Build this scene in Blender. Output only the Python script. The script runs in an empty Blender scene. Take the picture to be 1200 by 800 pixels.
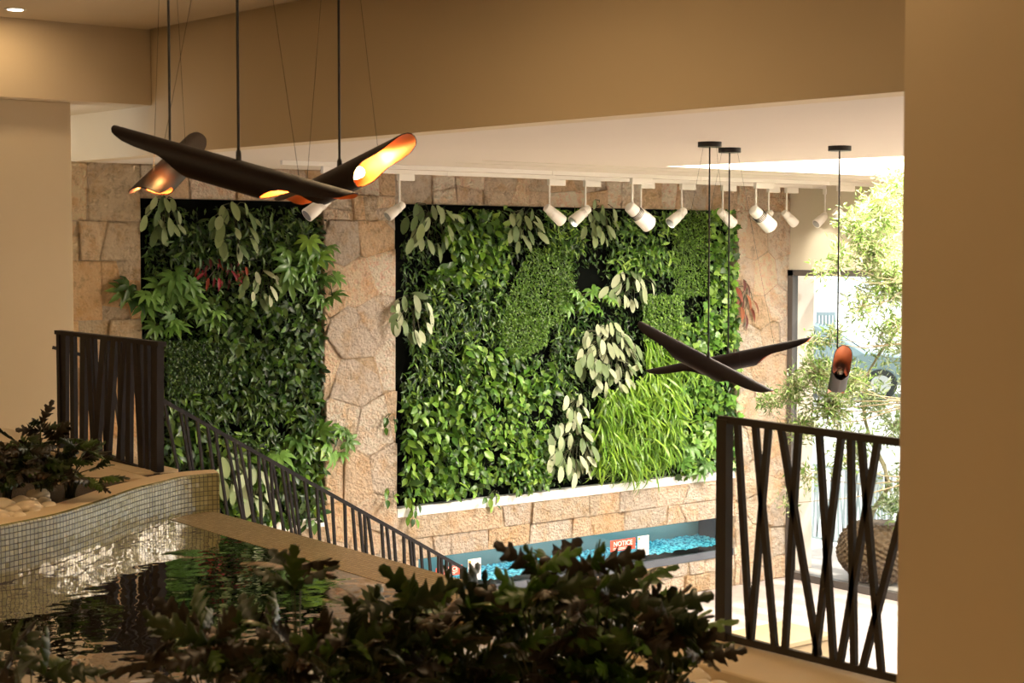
import bpy, math, random
import numpy as np
from mathutils import Vector, Matrix, Euler

random.seed(7)
rng = np.random.default_rng(7)
scene = bpy.context.scene
C = scene.collection

# ------------------------------------------------------------------ camera, world, sun, large lights, exposure
EYE = Vector((0, 0, 5.0))
F = 1900.0
PITCH = math.atan(104 / F)
YAW = math.radians(37.4)
CROT = Euler((math.radians(90) - PITCH, 0, -YAW))
cam_d = bpy.data.cameras.new('camera')
cam_d.lens = F / 1200 * 36
cam_d.sensor_width = 36
cam_d.clip_end = 300
cam_d.dof.use_dof = True
cam_d.dof.focus_distance = 20
cam_d.dof.aperture_fstop = 6.3
cam = bpy.data.objects.new('camera', cam_d)
cam.location = EYE
cam.rotation_euler = CROT
C.objects.link(cam)
scene.camera = cam

w = bpy.data.worlds.new('sky')
scene.world = w
w.use_nodes = True
bg = w.node_tree.nodes['Background']
bg.inputs[0].default_value = (0.95, 0.97, 1.0, 1)
bg.inputs[1].default_value = 2.8

def add_light(name, typ, loc, rot, energy, color, **kw):
    l = bpy.data.lights.new(name, typ)
    l.energy = energy
    l.color = color
    for k, v in kw.items():
        setattr(l, k, v)
    o = bpy.data.objects.new(name, l)
    o.location = loc
    o.rotation_euler = rot
    C.objects.link(o)
    return o

# sun: travels towards -a, a little towards the stone wall, down
sd = Vector((-0.62, 0.22, -0.80)).normalized()
add_light('sun', 'SUN', (30, 0, 20), sd.to_track_quat('-Z', 'Y').to_euler(), 7.5, (1.0, 0.95, 0.86), angle=0.01)
# daylight of the big rooflight over the atrium
rl = add_light('rooflight_daylight', 'AREA', (15.4, 8.9, 7.35), (0, 0, 0), 6200, (1.0, 0.92, 0.80), shape='RECTANGLE', size=4.9, size_y=9.8)
scene.view_settings.view_transform = 'Standard'
scene.view_settings.look = 'None'
scene.view_settings.gamma = 1
scene.view_settings.use_curve_mapping = False
scene.view_settings.exposure = -0.12
scene.cycles.max_bounces = 8
scene.cycles.diffuse_bounces = 4
scene.cycles.transparent_max_bounces = 16
scene.cycles.caustics_reflective = False
scene.cycles.caustics_refractive = False
scene.cycles.sample_clamp_indirect = 6

# ------------------------------------------------------------------ measuring helpers (photo pixel -> point on a known plane of the place)
MR = CROT.to_matrix()
def ray(px, py):
    return MR @ Vector(((px - 600) / F, -(py - 400) / F, -1.0))
def on(axis, val, px, py):
    d = ray(px, py)
    k = (val - EYE[axis]) / d[axis]
    return EYE + d * k
def on_a(A, px, py): return on(0, A, px, py)
def on_b(B, px, py): return on(1, B, px, py)
def on_z(Z, px, py): return on(2, Z, px, py)
FWD = Vector((math.sin(YAW), math.cos(YAW), 0))
def at_t(t, px, py):
    d = ray(px, py)
    return EYE + d * (t / d.dot(FWD))

# ------------------------------------------------------------------ object helpers
def empty(name, loc=(0, 0, 0), label=None, cat=None, group=None, kind=None):
    o = bpy.data.objects.new(name, None)
    o.empty_display_size = 0.1
    o.location = loc
    C.objects.link(o)
    return tag(o, label, cat, group, kind)

def tag(o, label=None, cat=None, group=None, kind=None):
    if label: o['label'] = label
    if cat: o['category'] = cat
    if group: o['group'] = group
    if kind: o['kind'] = kind
    return o

def copy_tree(o, parent=None):
    c = o.copy(); C.objects.link(c); c.parent = parent
    for ch in list(o.children):
        copy_tree(ch, c)
    return c

class MB:
    """collects shapes in world coordinates and links them as one mesh object"""
    def __init__(s):
        s.v = []; s.f = []; s.sm = []; s.col = []; s.uv = None
        s.cur = (1, 1, 1)
    def add(s, vs, fs, smooth=False):
        n = len(s.v)
        s.v += [tuple(p) for p in vs]
        s.f += [tuple(i + n for i in f) for f in fs]
        s.sm += [smooth] * len(fs)
        s.col += [s.cur] * len(vs)
        return s
    def box(s, x0, x1, y0, y1, z0, z1):
        vs = [(x, y, z) for z in (z0, z1) for y in (y0, y1) for x in (x0, x1)]
        return s.add(vs, [(0, 2, 3, 1), (4, 5, 7, 6), (0, 1, 5, 4), (2, 6, 7, 3), (0, 4, 6, 2), (1, 3, 7, 5)])
    def bar(s, p, q, wx, wy, up=None):
        """rectangular bar from p to q; wx along 'up x dir', wy along other"""
        p = Vector(p); q = Vector(q); d = (q - p).normalized()
        up = Vector(up) if up else (Vector((0, 0, 1)) if abs(d.z) < 0.9 else Vector((0, 1, 0)))
        a = d.cross(up).normalized(); b = a.cross(d).normalized()
        vs = []
        for c in (p, q):
            for sx, sy in ((-1, -1), (1, -1), (1, 1), (-1, 1)):
                vs.append(c + a * sx * wx / 2 + b * sy * wy / 2)
        return s.add(vs, [(3, 2, 1, 0), (4, 5, 6, 7), (0, 1, 5, 4), (1, 2, 6, 5), (2, 3, 7, 6), (3, 0, 4, 7)])
    def tube(s, pts, rad, n=8, cap=True):
        pts = [Vector(p) for p in pts]
        if not hasattr(rad, '__len__'): rad = [rad] * len(pts)
        vs = []; fs = []
        for i, p in enumerate(pts):
            d = (pts[min(i + 1, len(pts) - 1)] - pts[max(i - 1, 0)]).normalized()
            ref = Vector((0, 0, 1)) if abs(d.z) < 0.95 else Vector((1, 0, 0))
            a = d.cross(ref).normalized(); b = d.cross(a).normalized()
            for k in range(n):
                t = 2 * math.pi * k / n
                vs.append(p + (a * math.cos(t) + b * math.sin(t)) * rad[i])
        for i in range(len(pts) - 1):
            for k in range(n):
                k2 = (k + 1) % n
                fs.append((i * n + k, i * n + k2, (i + 1) * n + k2, (i + 1) * n + k))
        if cap:
            fs.append(tuple(reversed(range(n))))
            fs.append(tuple((len(pts) - 1) * n + k for k in range(n)))
        return s.add(vs, fs, True)
    def prism(s, poly, z0, z1):
        n = len(poly)
        vs = [(x, y, z0) for x, y in poly] + [(x, y, z1) for x, y in poly]
        fs = [tuple(reversed(range(n))), tuple(range(n, 2 * n))]
        for i in range(n):
            j = (i + 1) % n
            fs.append((i, j, n + j, n + i))
        return s.add(vs, fs)
    def build(s, name, mat, parent=None, bevel=0, origin=None, edge_split=True):
        me = bpy.data.meshes.new(name)
        org = Vector(origin) if origin is not None else Vector((0, 0, 0))
        if parent is not None and origin is None:
            org = Vector(parent.matrix_basis.translation) if parent.parent is None else Vector((0, 0, 0))
        vs = [tuple(Vector(p) - org) for p in s.v]
        me.from_pydata(vs, [], s.f)
        me.polygons.foreach_set('use_smooth', s.sm)
        ca = me.color_attributes.new('tint', 'FLOAT_COLOR', 'POINT')
        cc = np.ones((len(vs), 4), np.float32); cc[:, :3] = np.array(s.col, np.float32).reshape(-1, 3)
        ca.data.foreach_set('color', cc.ravel())
        me.materials.append(mat)
        me.update()
        o = bpy.data.objects.new(name, me)
        C.objects.link(o)
        if parent is not None:
            o.parent = parent
        else:
            o.location = org
        if bevel:
            m = o.modifiers.new('bevel', 'BEVEL'); m.width = bevel; m.segments = 2; m.limit_method = 'ANGLE'
        if any(s.sm) and edge_split:
            m = o.modifiers.new('es', 'EDGE_SPLIT'); m.split_angle = math.radians(45)
        return o

def np_mesh(name, V, Fq, col, mat, parent=None, origin=(0, 0, 0), smooth=True, mat_idx=None, mats=None):
    """V (n,3), Fq list of int arrays (m,3)/(m,4)"""
    me = bpy.data.meshes.new(name)
    V = np.asarray(V, np.float32) - np.array(origin, np.float32)
    loops = np.concatenate([f.ravel() for f in Fq]).astype(np.int32)
    sizes = np.concatenate([np.full(len(f), f.shape[1]) for f in Fq]).astype(np.int32)
    starts = np.concatenate([[0], np.cumsum(sizes)[:-1]]).astype(np.int32)
    me.vertices.add(len(V)); me.vertices.foreach_set('co', V.ravel())
    me.loops.add(len(loops)); me.loops.foreach_set('vertex_index', loops)
    me.polygons.add(len(sizes)); me.polygons.foreach_set('loop_start', starts); me.polygons.foreach_set('loop_total', sizes)
    me.polygons.foreach_set('use_smooth', np.full(len(sizes), smooth))
    me.update(calc_edges=True)
    ca = me.color_attributes.new('tint', 'FLOAT_COLOR', 'POINT')
    cc = np.ones((len(V), 4), np.float32); cc[:, :3] = col
    ca.data.foreach_set('color', cc.ravel())
    me.materials.append(mat)
    o = bpy.data.objects.new(name, me)
    C.objects.link(o)
    if parent is not None: o.parent = parent
    else: o.location = origin
    return o

# ------------------------------------------------------------------ materials
def new_mat(name):
    m = bpy.data.materials.new(name); m.use_nodes = True
    nt = m.node_tree
    return m, nt, nt.nodes['Principled BSDF'], nt.nodes['Material Output']
def mat(name, col, rough=0.5, metal=0.0, noise=0.0, nscale=8, bump=0.0, bscale=60, spec=0.5):
    m, nt, b, out = new_mat(name)
    b.inputs['Roughness'].default_value = rough
    b.inputs['Metallic'].default_value = metal
    b.inputs['Specular IOR Level'].default_value = spec
    b.inputs['Base Color'].default_value = (*col, 1)
    tc = nt.nodes.new('ShaderNodeTexCoord')
    if noise:
        n = nt.nodes.new('ShaderNodeTexNoise'); n.inputs['Scale'].default_value = nscale; n.inputs['Detail'].default_value = 4
        nt.links.new(tc.outputs['Object'], n.inputs['Vector'])
        mr = nt.nodes.new('ShaderNodeMapRange'); mr.inputs[3].default_value = 1 - noise; mr.inputs[4].default_value = 1 + noise
        nt.links.new(n.outputs['Fac'], mr.inputs[0])
        mx = nt.nodes.new('ShaderNodeVectorMath'); mx.operation = 'SCALE'
        mx.inputs[0].default_value = col
        nt.links.new(mr.outputs[0], mx.inputs['Scale'])
        nt.links.new(mx.outputs[0], b.inputs['Base Color'])
    if bump:
        n2 = nt.nodes.new('ShaderNodeTexNoise'); n2.inputs['Scale'].default_value = bscale; n2.inputs['Detail'].default_value = 5
        nt.links.new(tc.outputs['Object'], n2.inputs['Vector'])
        bp = nt.nodes.new('ShaderNodeBump'); bp.inputs['Strength'].default_value = bump; bp.inputs['Distance'].default_value = 0.02
        nt.links.new(n2.outputs['Fac'], bp.inputs['Height'])
        nt.links.new(bp.outputs[0], b.inputs['Normal'])
    return m
def emis(name, col, strength):
    m, nt, b, out = new_mat(name)
    b.inputs['Base Color'].default_value = (*col, 1)
    b.inputs['Emission Color'].default_value = (*col, 1)
    b.inputs['Emission Strength'].default_value = strength
    return m
def leaf_mat(name, rough=0.4, trans=0.3, spec=0.5):
    m, nt, b, out = new_mat(name)
    at = nt.nodes.new('ShaderNodeAttribute'); at.attribute_name = 'tint'
    nt.links.new(at.outputs['Color'], b.inputs['Base Color'])
    b.inputs['Roughness'].default_value = rough
    b.inputs['Specular IOR Level'].default_value = spec
    tr = nt.nodes.new('ShaderNodeBsdfTranslucent')
    nt.links.new(at.outputs['Color'], tr.inputs['Color'])
    mx = nt.nodes.new('ShaderNodeMixShader'); mx.inputs[0].default_value = trans
    nt.links.new(b.outputs[0], mx.inputs[1]); nt.links.new(tr.outputs[0], mx.inputs[2])
    nt.links.new(mx.outputs[0], out.inputs['Surface'])
    return m

M = {}
M['plaster'] = mat('cream_plaster', (0.62, 0.51, 0.34), 0.85, noise=0.03, nscale=1.5)
M['white_ceiling'] = mat('white_plaster', (0.66, 0.59, 0.51), 0.85, noise=0.02, nscale=1.0)
M['beige_wall'] = mat('beige_plaster', (0.60, 0.55, 0.44), 0.85)
M['dark_gap'] = mat('dark_reveal', (0.02, 0.018, 0.015), 0.8)
M['steel'] = mat('painted_dark_steel', (0.014, 0.011, 0.013), 0.55, spec=.3, noise=0.15, nscale=20)
M['steel_brown'] = mat('painted_bronze_steel', (0.030, 0.024, 0.018), 0.5, spec=.3, noise=0.15, nscale=20)
M['black'] = mat('black_metal', (0.012, 0.010, 0.010), 0.45)
M['lamp_outer'] = mat('dark_brown_tube_finish', (0.012, 0.006, 0.005), 0.55, spec=.25)
M['copper'] = mat('copper_inside', (0.75, 0.22, 0.07), 0.38, metal=0.6)
M['white_metal'] = mat('white_metal', (0.82, 0.79, 0.74), 0.4)
M['lens'] = mat('lamp_lens', (0.35, 0.36, 0.38), 0.15, metal=0.3)
M['board'] = mat('black_backing', (0.004, 0.005, 0.004), 1.0, spec=.05)
M['sill'] = mat('white_sill_metal', (0.85, 0.85, 0.83), 0.4)
M['frame'] = mat('dark_window_frame', (0.07, 0.06, 0.055), 0.4)
M['travertine'] = mat('travertine_coping', (0.62, 0.50, 0.33), 0.6, noise=0.08, nscale=6)
M['soil'] = mat('dark_soil', (0.05, 0.035, 0.02), 1.0, noise=0.5, nscale=30, bump=0.8)
M['pebble'] = mat('pale_pebble', (0.68, 0.58, 0.43), 0.6, noise=0.12, nscale=12, bump=0.2, bscale=40)
M['bark'] = mat('olive_bark', (0.30, 0.25, 0.15), 0.9, noise=0.4, nscale=20, bump=0.6)
M['wicker'] = mat('brown_wicker', (0.10, 0.055, 0.025), 0.8, noise=0.6, nscale=22, bump=1.0, bscale=26)
M['stem'] = mat('dark_stem', (0.05, 0.055, 0.02), 0.6)
M['concrete'] = mat('pale_paving', (0.75, 0.72, 0.68), 0.8, noise=0.04, nscale=2)
M['pink_wall'] = mat('pink_render', (0.80, 0.66, 0.58), 0.9)
M['fence_blue'] = mat('grey_blue_fence', (0.36, 0.42, 0.44), 0.5)
M['car_paint'] = mat('blue_grey_paint', (0.22, 0.30, 0.32), 0.25, metal=0.3)
M['tyre'] = mat('tyre', (0.02, 0.02, 0.02), 0.8)
M['hub'] = mat('wheel_metal', (0.6, 0.62, 0.63), 0.3, metal=0.7)
M['car_glass'] = mat('tinted_glass', (0.25, 0.4, 0.48), 0.05)
M['red_sign'] = mat('red_sign_face', (0.82, 0.09, 0.045), 0.5)
M['white_paint'] = mat('white_lettering', (0.9, 0.86, 0.82), 0.6)
M['grey_print'] = mat('grey_print', (0.45, 0.40, 0.42), 0.6)
M['orange'] = mat('orange_mark', (0.9, 0.45, 0.08), 0.5)
M['teal'] = mat('teal_wall_of_tank', (0.12, 0.26, 0.28), 0.5, noise=0.1, nscale=3)
M['navy'] = mat('navy_panel', (0.010, 0.013, 0.028), 0.4)
M['leaf_wall'] = leaf_mat('green_leaves', 0.34, 0.25, 0.5)
M['leaf_silver'] = leaf_mat('silver_leaves', 0.5, 0.15, 0.3)
M['leaf_dark'] = leaf_mat('dark_glossy_leaves', 0.35, 0.12, 0.4)
M['leaf_olive'] = leaf_mat('olive_leaves', 0.45, 0.3, 0.4)
M['wood'] = mat('pale_tan_stone', (0.27, 0.21, 0.12), 0.6, noise=0.1, nscale=5)

def glass_mat(name, tint, refl=1.0, base_f=0.0):
    m, nt, b, out = new_mat(name)
    nt.nodes.remove(b)
    t = nt.nodes.new('ShaderNodeBsdfTransparent'); t.inputs[0].default_value = (*tint, 1)
    g = nt.nodes.new('ShaderNodeBsdfGlossy'); g.inputs['Roughness'].default_value = 0.01
    fr = nt.nodes.new('ShaderNodeFresnel'); fr.inputs[0].default_value = 1.5
    mx = nt.nodes.new('ShaderNodeMixShader')
    ge = nt.nodes.new('ShaderNodeNewGeometry')
    sb = nt.nodes.new('ShaderNodeMath'); sb.operation = 'SUBTRACT'; sb.inputs[0].default_value = 1; nt.links.new(ge.outputs['Backfacing'], sb.inputs[1])
    ml = nt.nodes.new('ShaderNodeMath'); ml.operation = 'MULTIPLY'; nt.links.new(fr.outputs[0], ml.inputs[0]); nt.links.new(sb.outputs[0], ml.inputs[1])
    nt.links.new(ml.outputs[0], mx.inputs[0]); nt.links.new(t.outputs[0], mx.inputs[1]); nt.links.new(g.outputs[0], mx.inputs[2])
    nt.links.new(mx.outputs[0], out.inputs['Surface'])
    return m
M['glass'] = glass_mat('clear_glass', (0.93, 0.96, 0.95))

# stone: per-stone tint attribute plus blotches, with the relief's hollows painted darker as shade
def stone_mat():
    m, nt, b, out = new_mat('rough_limestone')
    N = nt.nodes.new; L = nt.links.new
    tc = N('ShaderNodeTexCoord')
    at = N('ShaderNodeAttribute'); at.attribute_name = 'tint'
    n1 = N('ShaderNodeTexNoise'); n1.inputs['Scale'].default_value = 4.5; n1.inputs['Detail'].default_value = 6; n1.inputs['Roughness'].default_value = 0.65
    n2 = N('ShaderNodeTexNoise'); n2.inputs['Scale'].default_value = 11; n2.inputs['Detail'].default_value = 8; n2.inputs['Roughness'].default_value = 0.75
    vo = N('ShaderNodeTexVoronoi'); vo.inputs['Scale'].default_value = 28
    for x in (n1, n2, vo): L(tc.outputs['Object'], x.inputs['Vector'])
    r1 = N('ShaderNodeValToRGB'); r1.color_ramp.elements[0].position = 0.48; r1.color_ramp.elements[0].color = (0.93, 0.80, 0.66, 1)
    r1.color_ramp.elements[1].position = 0.72; r1.color_ramp.elements[1].color = (0.82, 0.58, 0.33, 1)
    mx = N('ShaderNodeMix'); mx.data_type = 'RGBA'; mx.blend_type = 'MULTIPLY'; mx.inputs[0].default_value = 1
    L(n1.outputs['Fac'], r1.inputs[0]); L(r1.outputs[0], mx.inputs[6]); L(at.outputs['Color'], mx.inputs[7])
    r2 = N('ShaderNodeValToRGB'); r2.color_ramp.elements[0].position = 0.28; r2.color_ramp.elements[0].color = (0.62, 0.53, 0.42, 1)
    r2.color_ramp.elements[1].position = 0.50; r2.color_ramp.elements[1].color = (1.12, 1.10, 1.08, 1)
    L(n2.outputs['Fac'], r2.inputs[0])
    mx2 = N('ShaderNodeMix'); mx2.data_type = 'RGBA'; mx2.blend_type = 'MULTIPLY'; mx2.inputs[0].default_value = 0.85
    L(mx.outputs[2], mx2.inputs[6]); L(r2.outputs[0], mx2.inputs[7])
    L(mx2.outputs[2], b.inputs['Base Color'])
    b.inputs['Roughness'].default_value = 0.85
    ad = N('ShaderNodeMath'); ad.operation = 'MULTIPLY_ADD'; ad.inputs[1].default_value = 0.25
    L(vo.outputs['Distance'], ad.inputs[0]); L(n2.outputs['Fac'], ad.inputs[2])
    bp = N('ShaderNodeBump'); bp.inputs['Strength'].default_value = 1.0; bp.inputs['Distance'].default_value = 0.30
    L(ad.outputs[0], bp.inputs['Height']); L(bp.outputs[0], b.inputs['Normal'])
    return m
M['stone'] = stone_mat()

def tile_mat(name, c1, c2, grout, tile, rough, use_uv, gw=0.1, metal=0.0, aspect=1.0, jitter=0.25):
    """square mosaic with slightly uneven, glossy tiles"""
    m, nt, b, out = new_mat(name)
    N = nt.nodes.new; L = nt.links.new
    tc = N('ShaderNodeTexCoord')
    mp = N('ShaderNodeMapping'); mp.inputs['Scale'].default_value = (1 / tile, 1 / tile / aspect, 1 / tile)
    L(tc.outputs['UV' if use_uv else 'Object'], mp.inputs['Vector'])
    br = N('ShaderNodeTexBrick')
    br.offset = 0.0; br.inputs['Scale'].default_value = 1; br.inputs['Brick Width'].default_value = 1; br.inputs['Row Height'].default_value = 1
    br.inputs['Mortar Size'].default_value = gw; br.inputs['Mortar Smooth'].default_value = 0.1
    br.inputs['Color1'].default_value = (*c1, 1); br.inputs['Color2'].default_value = (*c2, 1); br.inputs['Mortar'].default_value = (*grout, 1)
    L(mp.outputs[0], br.inputs['Vector'])
    L(br.outputs['Color'], b.inputs['Base Color'])
    mr = N('ShaderNodeMapRange'); mr.inputs[3].default_value = rough; mr.inputs[4].default_value = 0.8
    L(br.outputs['Fac'], mr.inputs[0]); L(mr.outputs[0], b.inputs['Roughness'])
    b.inputs['Metallic'].default_value = metal
    # each tile tipped a little
    fl = N('ShaderNodeVectorMath'); fl.operation = 'FLOOR'; L(mp.outputs[0], fl.inputs[0])
    wn = N('ShaderNodeTexWhiteNoise'); wn.noise_dimensions = '3D'; L(fl.outputs[0], wn.inputs['Vector'])
    sb = N('ShaderNodeVectorMath'); sb.operation = 'SUBTRACT'; sb.inputs[1].default_value = (0.5, 0.5, 0.5); L(wn.outputs['Color'], sb.inputs[0])
    sc = N('ShaderNodeVectorMath'); sc.operation = 'SCALE'; sc.inputs['Scale'].default_value = jitter; L(sb.outputs[0], sc.inputs[0])
    ge = N('ShaderNodeNewGeometry')
    ad = N('ShaderNodeVectorMath'); ad.operation = 'ADD'; L(ge.outputs['Normal'], ad.inputs[0]); L(sc.outputs[0], ad.inputs[1])
    nz = N('ShaderNodeVectorMath'); nz.operation = 'NORMALIZE'; L(ad.outputs[0], nz.inputs[0])
    bp = N('ShaderNodeBump'); bp.invert = True; bp.inputs['Strength'].default_value = 0.5; bp.inputs['Distance'].default_value = 0.004
    L(br.outputs['Fac'], bp.inputs['Height']); L(nz.outputs[0], bp.inputs['Normal']); L(bp.outputs[0], b.inputs['Normal'])
    return m
M['curb_tile'] = tile_mat('pale_glass_mosaic', (0.19, 0.175, 0.07), (0.27, 0.25, 0.11), (0.05, 0.04, 0.018), 0.036, 0.14, True, 0.08, jitter=0.10)
M['pool_tile'] = tile_mat('brown_mosaic', (0.15, 0.10, 0.06), (0.21, 0.15, 0.09), (0.36, 0.27, 0.18), 0.03, 0.3, False, 0.08, aspect=1.0, jitter=0.05)
M['edge_tile'] = tile_mat('tan_wet_mosaic', (0.40, 0.31, 0.18), (0.50, 0.40, 0.25), (0.10, 0.075, 0.04), 0.035, 0.16, False, 0.12, aspect=1.0, jitter=0.06)
M['floor_tile'] = tile_mat('pale_stone_flags', (0.40, 0.34, 0.31), (0.42, 0.36, 0.33), (0.35, 0.30, 0.27), 0.6, 0.45, False, 0.006, jitter=0.0)

def water_mat():
    m, nt, b, out = new_mat('rippled_water')
    N = nt.nodes.new; L = nt.links.new
    nt.nodes.remove(b)
    tc = N('ShaderNodeTexCoord')
    n1 = N('ShaderNodeTexNoise'); n1.inputs['Scale'].default_value = 2.6; n1.inputs['Detail'].default_value = 2
    n2 = N('ShaderNodeTexNoise'); n2.inputs['Scale'].default_value = 9; n2.inputs['Detail'].default_value = 1
    L(tc.outputs['Object'], n1.inputs['Vector']); L(tc.outputs['Object'], n2.inputs['Vector'])
    ad = N('ShaderNodeMath'); ad.operation = 'MULTIPLY_ADD'; ad.inputs[1].default_value = 0.22
    L(n2.outputs['Fac'], ad.inputs[0]); L(n1.outputs['Fac'], ad.inputs[2])
    bp = N('ShaderNodeBump'); bp.inputs['Strength'].default_value = 0.35; bp.inputs['Distance'].default_value = 0.02
    L(ad.outputs[0], bp.inputs['Height'])
    t = N('ShaderNodeBsdfTransparent'); t.inputs[0].default_value = (0.85, 0.84, 0.74, 1)
    g = N('ShaderNodeBsdfGlossy'); g.inputs['Roughness'].default_value = 0.015
    L(bp.outputs[0], g.inputs['Normal'])
    fr = N('ShaderNodeFresnel'); fr.inputs[0].default_value = 1.22
    L(bp.outputs[0], fr.inputs['Normal'])
    mx = N('ShaderNodeMixShader')
    L(fr.outputs[0], mx.inputs[0]); L(t.outputs[0], mx.inputs[1]); L(g.outputs[0], mx.inputs[2])
    L(mx.outputs[0], out.inputs['Surface'])
    return m
M['water'] = water_mat()

# ------------------------------------------------------------------ the setting
B_ST = 17.15            # face of the stone wall
A_WIN = 18.46           # face of the window wall
Z_UP = 3.3              # upper floor
Z_LC = 6.0              # lower ceiling
Z_UC = 7.26             # upper ceiling
ZW = 3.0                # water level
def struct(o): return tag(o, kind='structure')

# floors
struct(MB().box(-8.2, 23.3, -6.2, 18.5, -0.25, 0.0).build('floor', M['floor_tile']))
# upper floor around the pool (split so that basin stays open)
uf = MB()
uf.box(-8.0, 5.45, 11.6, 15.7, 2.9, 3.24)
uf.box(-8.0, 5.45, 14.3, 15.7, 2.9, 3.3)
uf.box(-8.0, 5.1, -6.0, 5.2, 2.9, 3.24)
struct(uf.build('floor', M['travertine']))

# stone wall -----------------------------------------------------------
def clip_poly(poly, nx, ny, c):
    """keep points with nx*x+ny*y<=c"""
    out = []
    for i in range(len(poly)):
        p = poly[i]; q = poly[(i + 1) % len(poly)]
        dp = nx * p[0] + ny * p[1] - c; dq = nx * q[0] + ny * q[1] - c
        if dp <= 0: out.append(p)
        if (dp < 0 < dq) or (dq < 0 < dp):
            t = dp / (dp - dq); out.append((p[0] + t * (q[0] - p[0]), p[1] + t * (q[1] - p[1])))
    return out
STONE_COLS = [(1.0, 1.0, 1.0), (1.06, 1.0, 0.95), (0.92, 0.90, 0.90), (1.05, 0.94, 0.82), (0.90, 0.85, 0.78), (1.1, 1.04, 1.0), (1.0, 0.85, 0.66)]
def stone_poly(mb, poly, b0, cols=STONE_COLS):
    if len(poly) < 3: return
    cx = sum(p[0] for p in poly) / len(poly); cy = sum(p[1] for p in poly) / len(poly)
    ar = 0.5 * abs(sum(poly[i][0] * poly[(i + 1) % len(poly)][1] - poly[(i + 1) % len(poly)][0] * poly[i][1] for i in range(len(poly))))
    if ar < 0.004: return
    R = math.sqrt(ar)
    def ins(k): return [(p[0] + (cx - p[0]) * k / R, p[1] + (cy - p[1]) * k / R) for p in poly]
    base = random.uniform(0.0, 0.035)
    g = random.choice([0.002, 0.003, 0.005, 0.012])
    tl = (random.uniform(-.03, .03), random.uniform(-.03, .03))
    rings = [(ins(g), 0.0), (ins(g + 0.003), -0.056 - base), (ins(g + 0.028), -0.066 - base)]
    n = len(poly); vs = []; fs = []
    for k, (rg, d) in enumerate(rings):
        for x, z in rg:
            dd = d + (tl[0] * (x - cx) + tl[1] * (z - cy)) / R if k else d
            vs.append((x, b0 + dd + 0.08, z))
    for k in range(2):
        for i in range(n):
            j = (i + 1) % n
            fs.append((k * n + i, k * n + j, (k + 1) * n + j, (k + 1) * n + i))
    fs.append(tuple(2 * n + i for i in range(n)))
    c = random.choice(cols); v = random.uniform(0.9, 1.06)
    mb.cur = tuple(x * v for x in c)
    mb.add(vs, fs)
def rect_stones(mb, x0, x1, z0, z1, rh, rw, cols=STONE_COLS, jit=0.03):
    n = max(1, round((z1 - z0) / rh)); zs = [z0 + (z1 - z0) * i / n + (random.uniform(-.2, .2) * rh if 0 < i < n else 0) for i in range(n + 1)]
    for r in range(n):
        m = max(1, round((x1 - x0) / rw + random.uniform(-.5, .5)))
        xs = [x0 + (x1 - x0) * i / m + (random.uniform(-.28, .28) * rw if 0 < i < m else 0) for i in range(m + 1)]
        tops = [random.uniform(-jit, jit) if r < n - 1 else 0 for _ in xs]
        for i in range(m):
            a, b_ = xs[i], xs[i + 1]
            tj = random.uniform(-jit, jit)
            poly = [(a + (tj if i else 0), zs[r]), (b_ , zs[r]), (b_ , zs[r + 1]), (a , zs[r + 1])]
            if random.random() < 0.35 and (b_ - a) > 0.3:
                k = random.uniform(.3, .7); xm = a + (b_ - a) * k; sh = random.uniform(-.1, .1)
                stone_poly(mb, [poly[0], (xm - sh, zs[r]), (xm + sh, zs[r + 1]), poly[3]], B_ST, cols)
                stone_poly(mb, [(xm - sh, zs[r]), poly[1], poly[2], (xm + sh, zs[r + 1])], B_ST, cols)
            elif random.random() < 0.3 and (zs[r + 1] - zs[r]) > 0.3:
                zm = zs[r] + (zs[r + 1] - zs[r]) * random.uniform(.35, .65); sh = random.uniform(-.05, .05)
                stone_poly(mb, [poly[0], poly[1], (b_, zm + sh), (a, zm - sh)], B_ST, cols)
                stone_poly(mb, [(a, zm - sh), (b_, zm + sh), poly[2], poly[3]], B_ST, cols)
            else:
                stone_poly(mb, poly, B_ST, cols)
def vor_stones(mb, x0, x1, z0, z1, s, cols=STONE_COLS):
    pts = []
    nx = int((x1 - x0) / s) + 2; nz = int((z1 - z0) / (s * 1.15)) + 2
    for i in range(-1, nx + 1):
        for j in range(-1, nz + 1):
            pts.append((x0 + (i + 0.5 * (j % 2) + random.uniform(-.33, .33)) * s, z0 + (j + random.uniform(-.33, .33)) * s * 1.15))
    for i, p in enumerate(pts):
        poly = [(x0, z0), (x1, z0), (x1, z1), (x0, z1)]
        for j, q in enumerate(pts):
            if i == j or abs(p[0] - q[0]) > 3 * s or abs(p[1] - q[1]) > 3 * s: continue
            nx_, nz_ = q[0] - p[0], q[1] - p[1]
            poly = clip_poly(poly, nx_, nz_, (q[0] ** 2 + q[1] ** 2 - p[0] ** 2 - p[1] ** 2) / 2)
            if len(poly) < 3: break
        if len(poly) >= 3:
            stone_poly(mb, poly, B_ST, cols)

P1L, P1R, P2L, P2R = 7.83, 10.22, 11.27, 17.33
PB, PT = 1.75, 5.62
SL0, SL1, SLB, SLT = 11.6, 17.3, 0.47, 1.06      # slot window of the tank
WARM_LIT = [(1.0, .88, .66), (1.05, .92, .72), (.95, .72, .42), (.9, .82, .66), (1.0, .78, .5)]  # warm lighting on the left pillar, put into its stone tints
sw = MB()
rect_stones(sw, 6.0, P1L, 3.2, Z_LC, 0.52, 0.62, WARM_LIT)
rect_stones(sw, 6.0, P1L, 0.0, 3.2, 0.52, 0.62, WARM_LIT)
rect_stones(sw, P1L, P1R, PT, Z_LC, 0.40, 0.55)
vor_stones(sw, P1R, P2L, 1.2, 5.4, 0.50)
rect_stones(sw, P1R, P2L, 5.4, Z_LC, 0.32, 0.42)
rect_stones(sw, P2L, P2R, PT, Z_LC, 0.40, 0.50)
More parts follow.
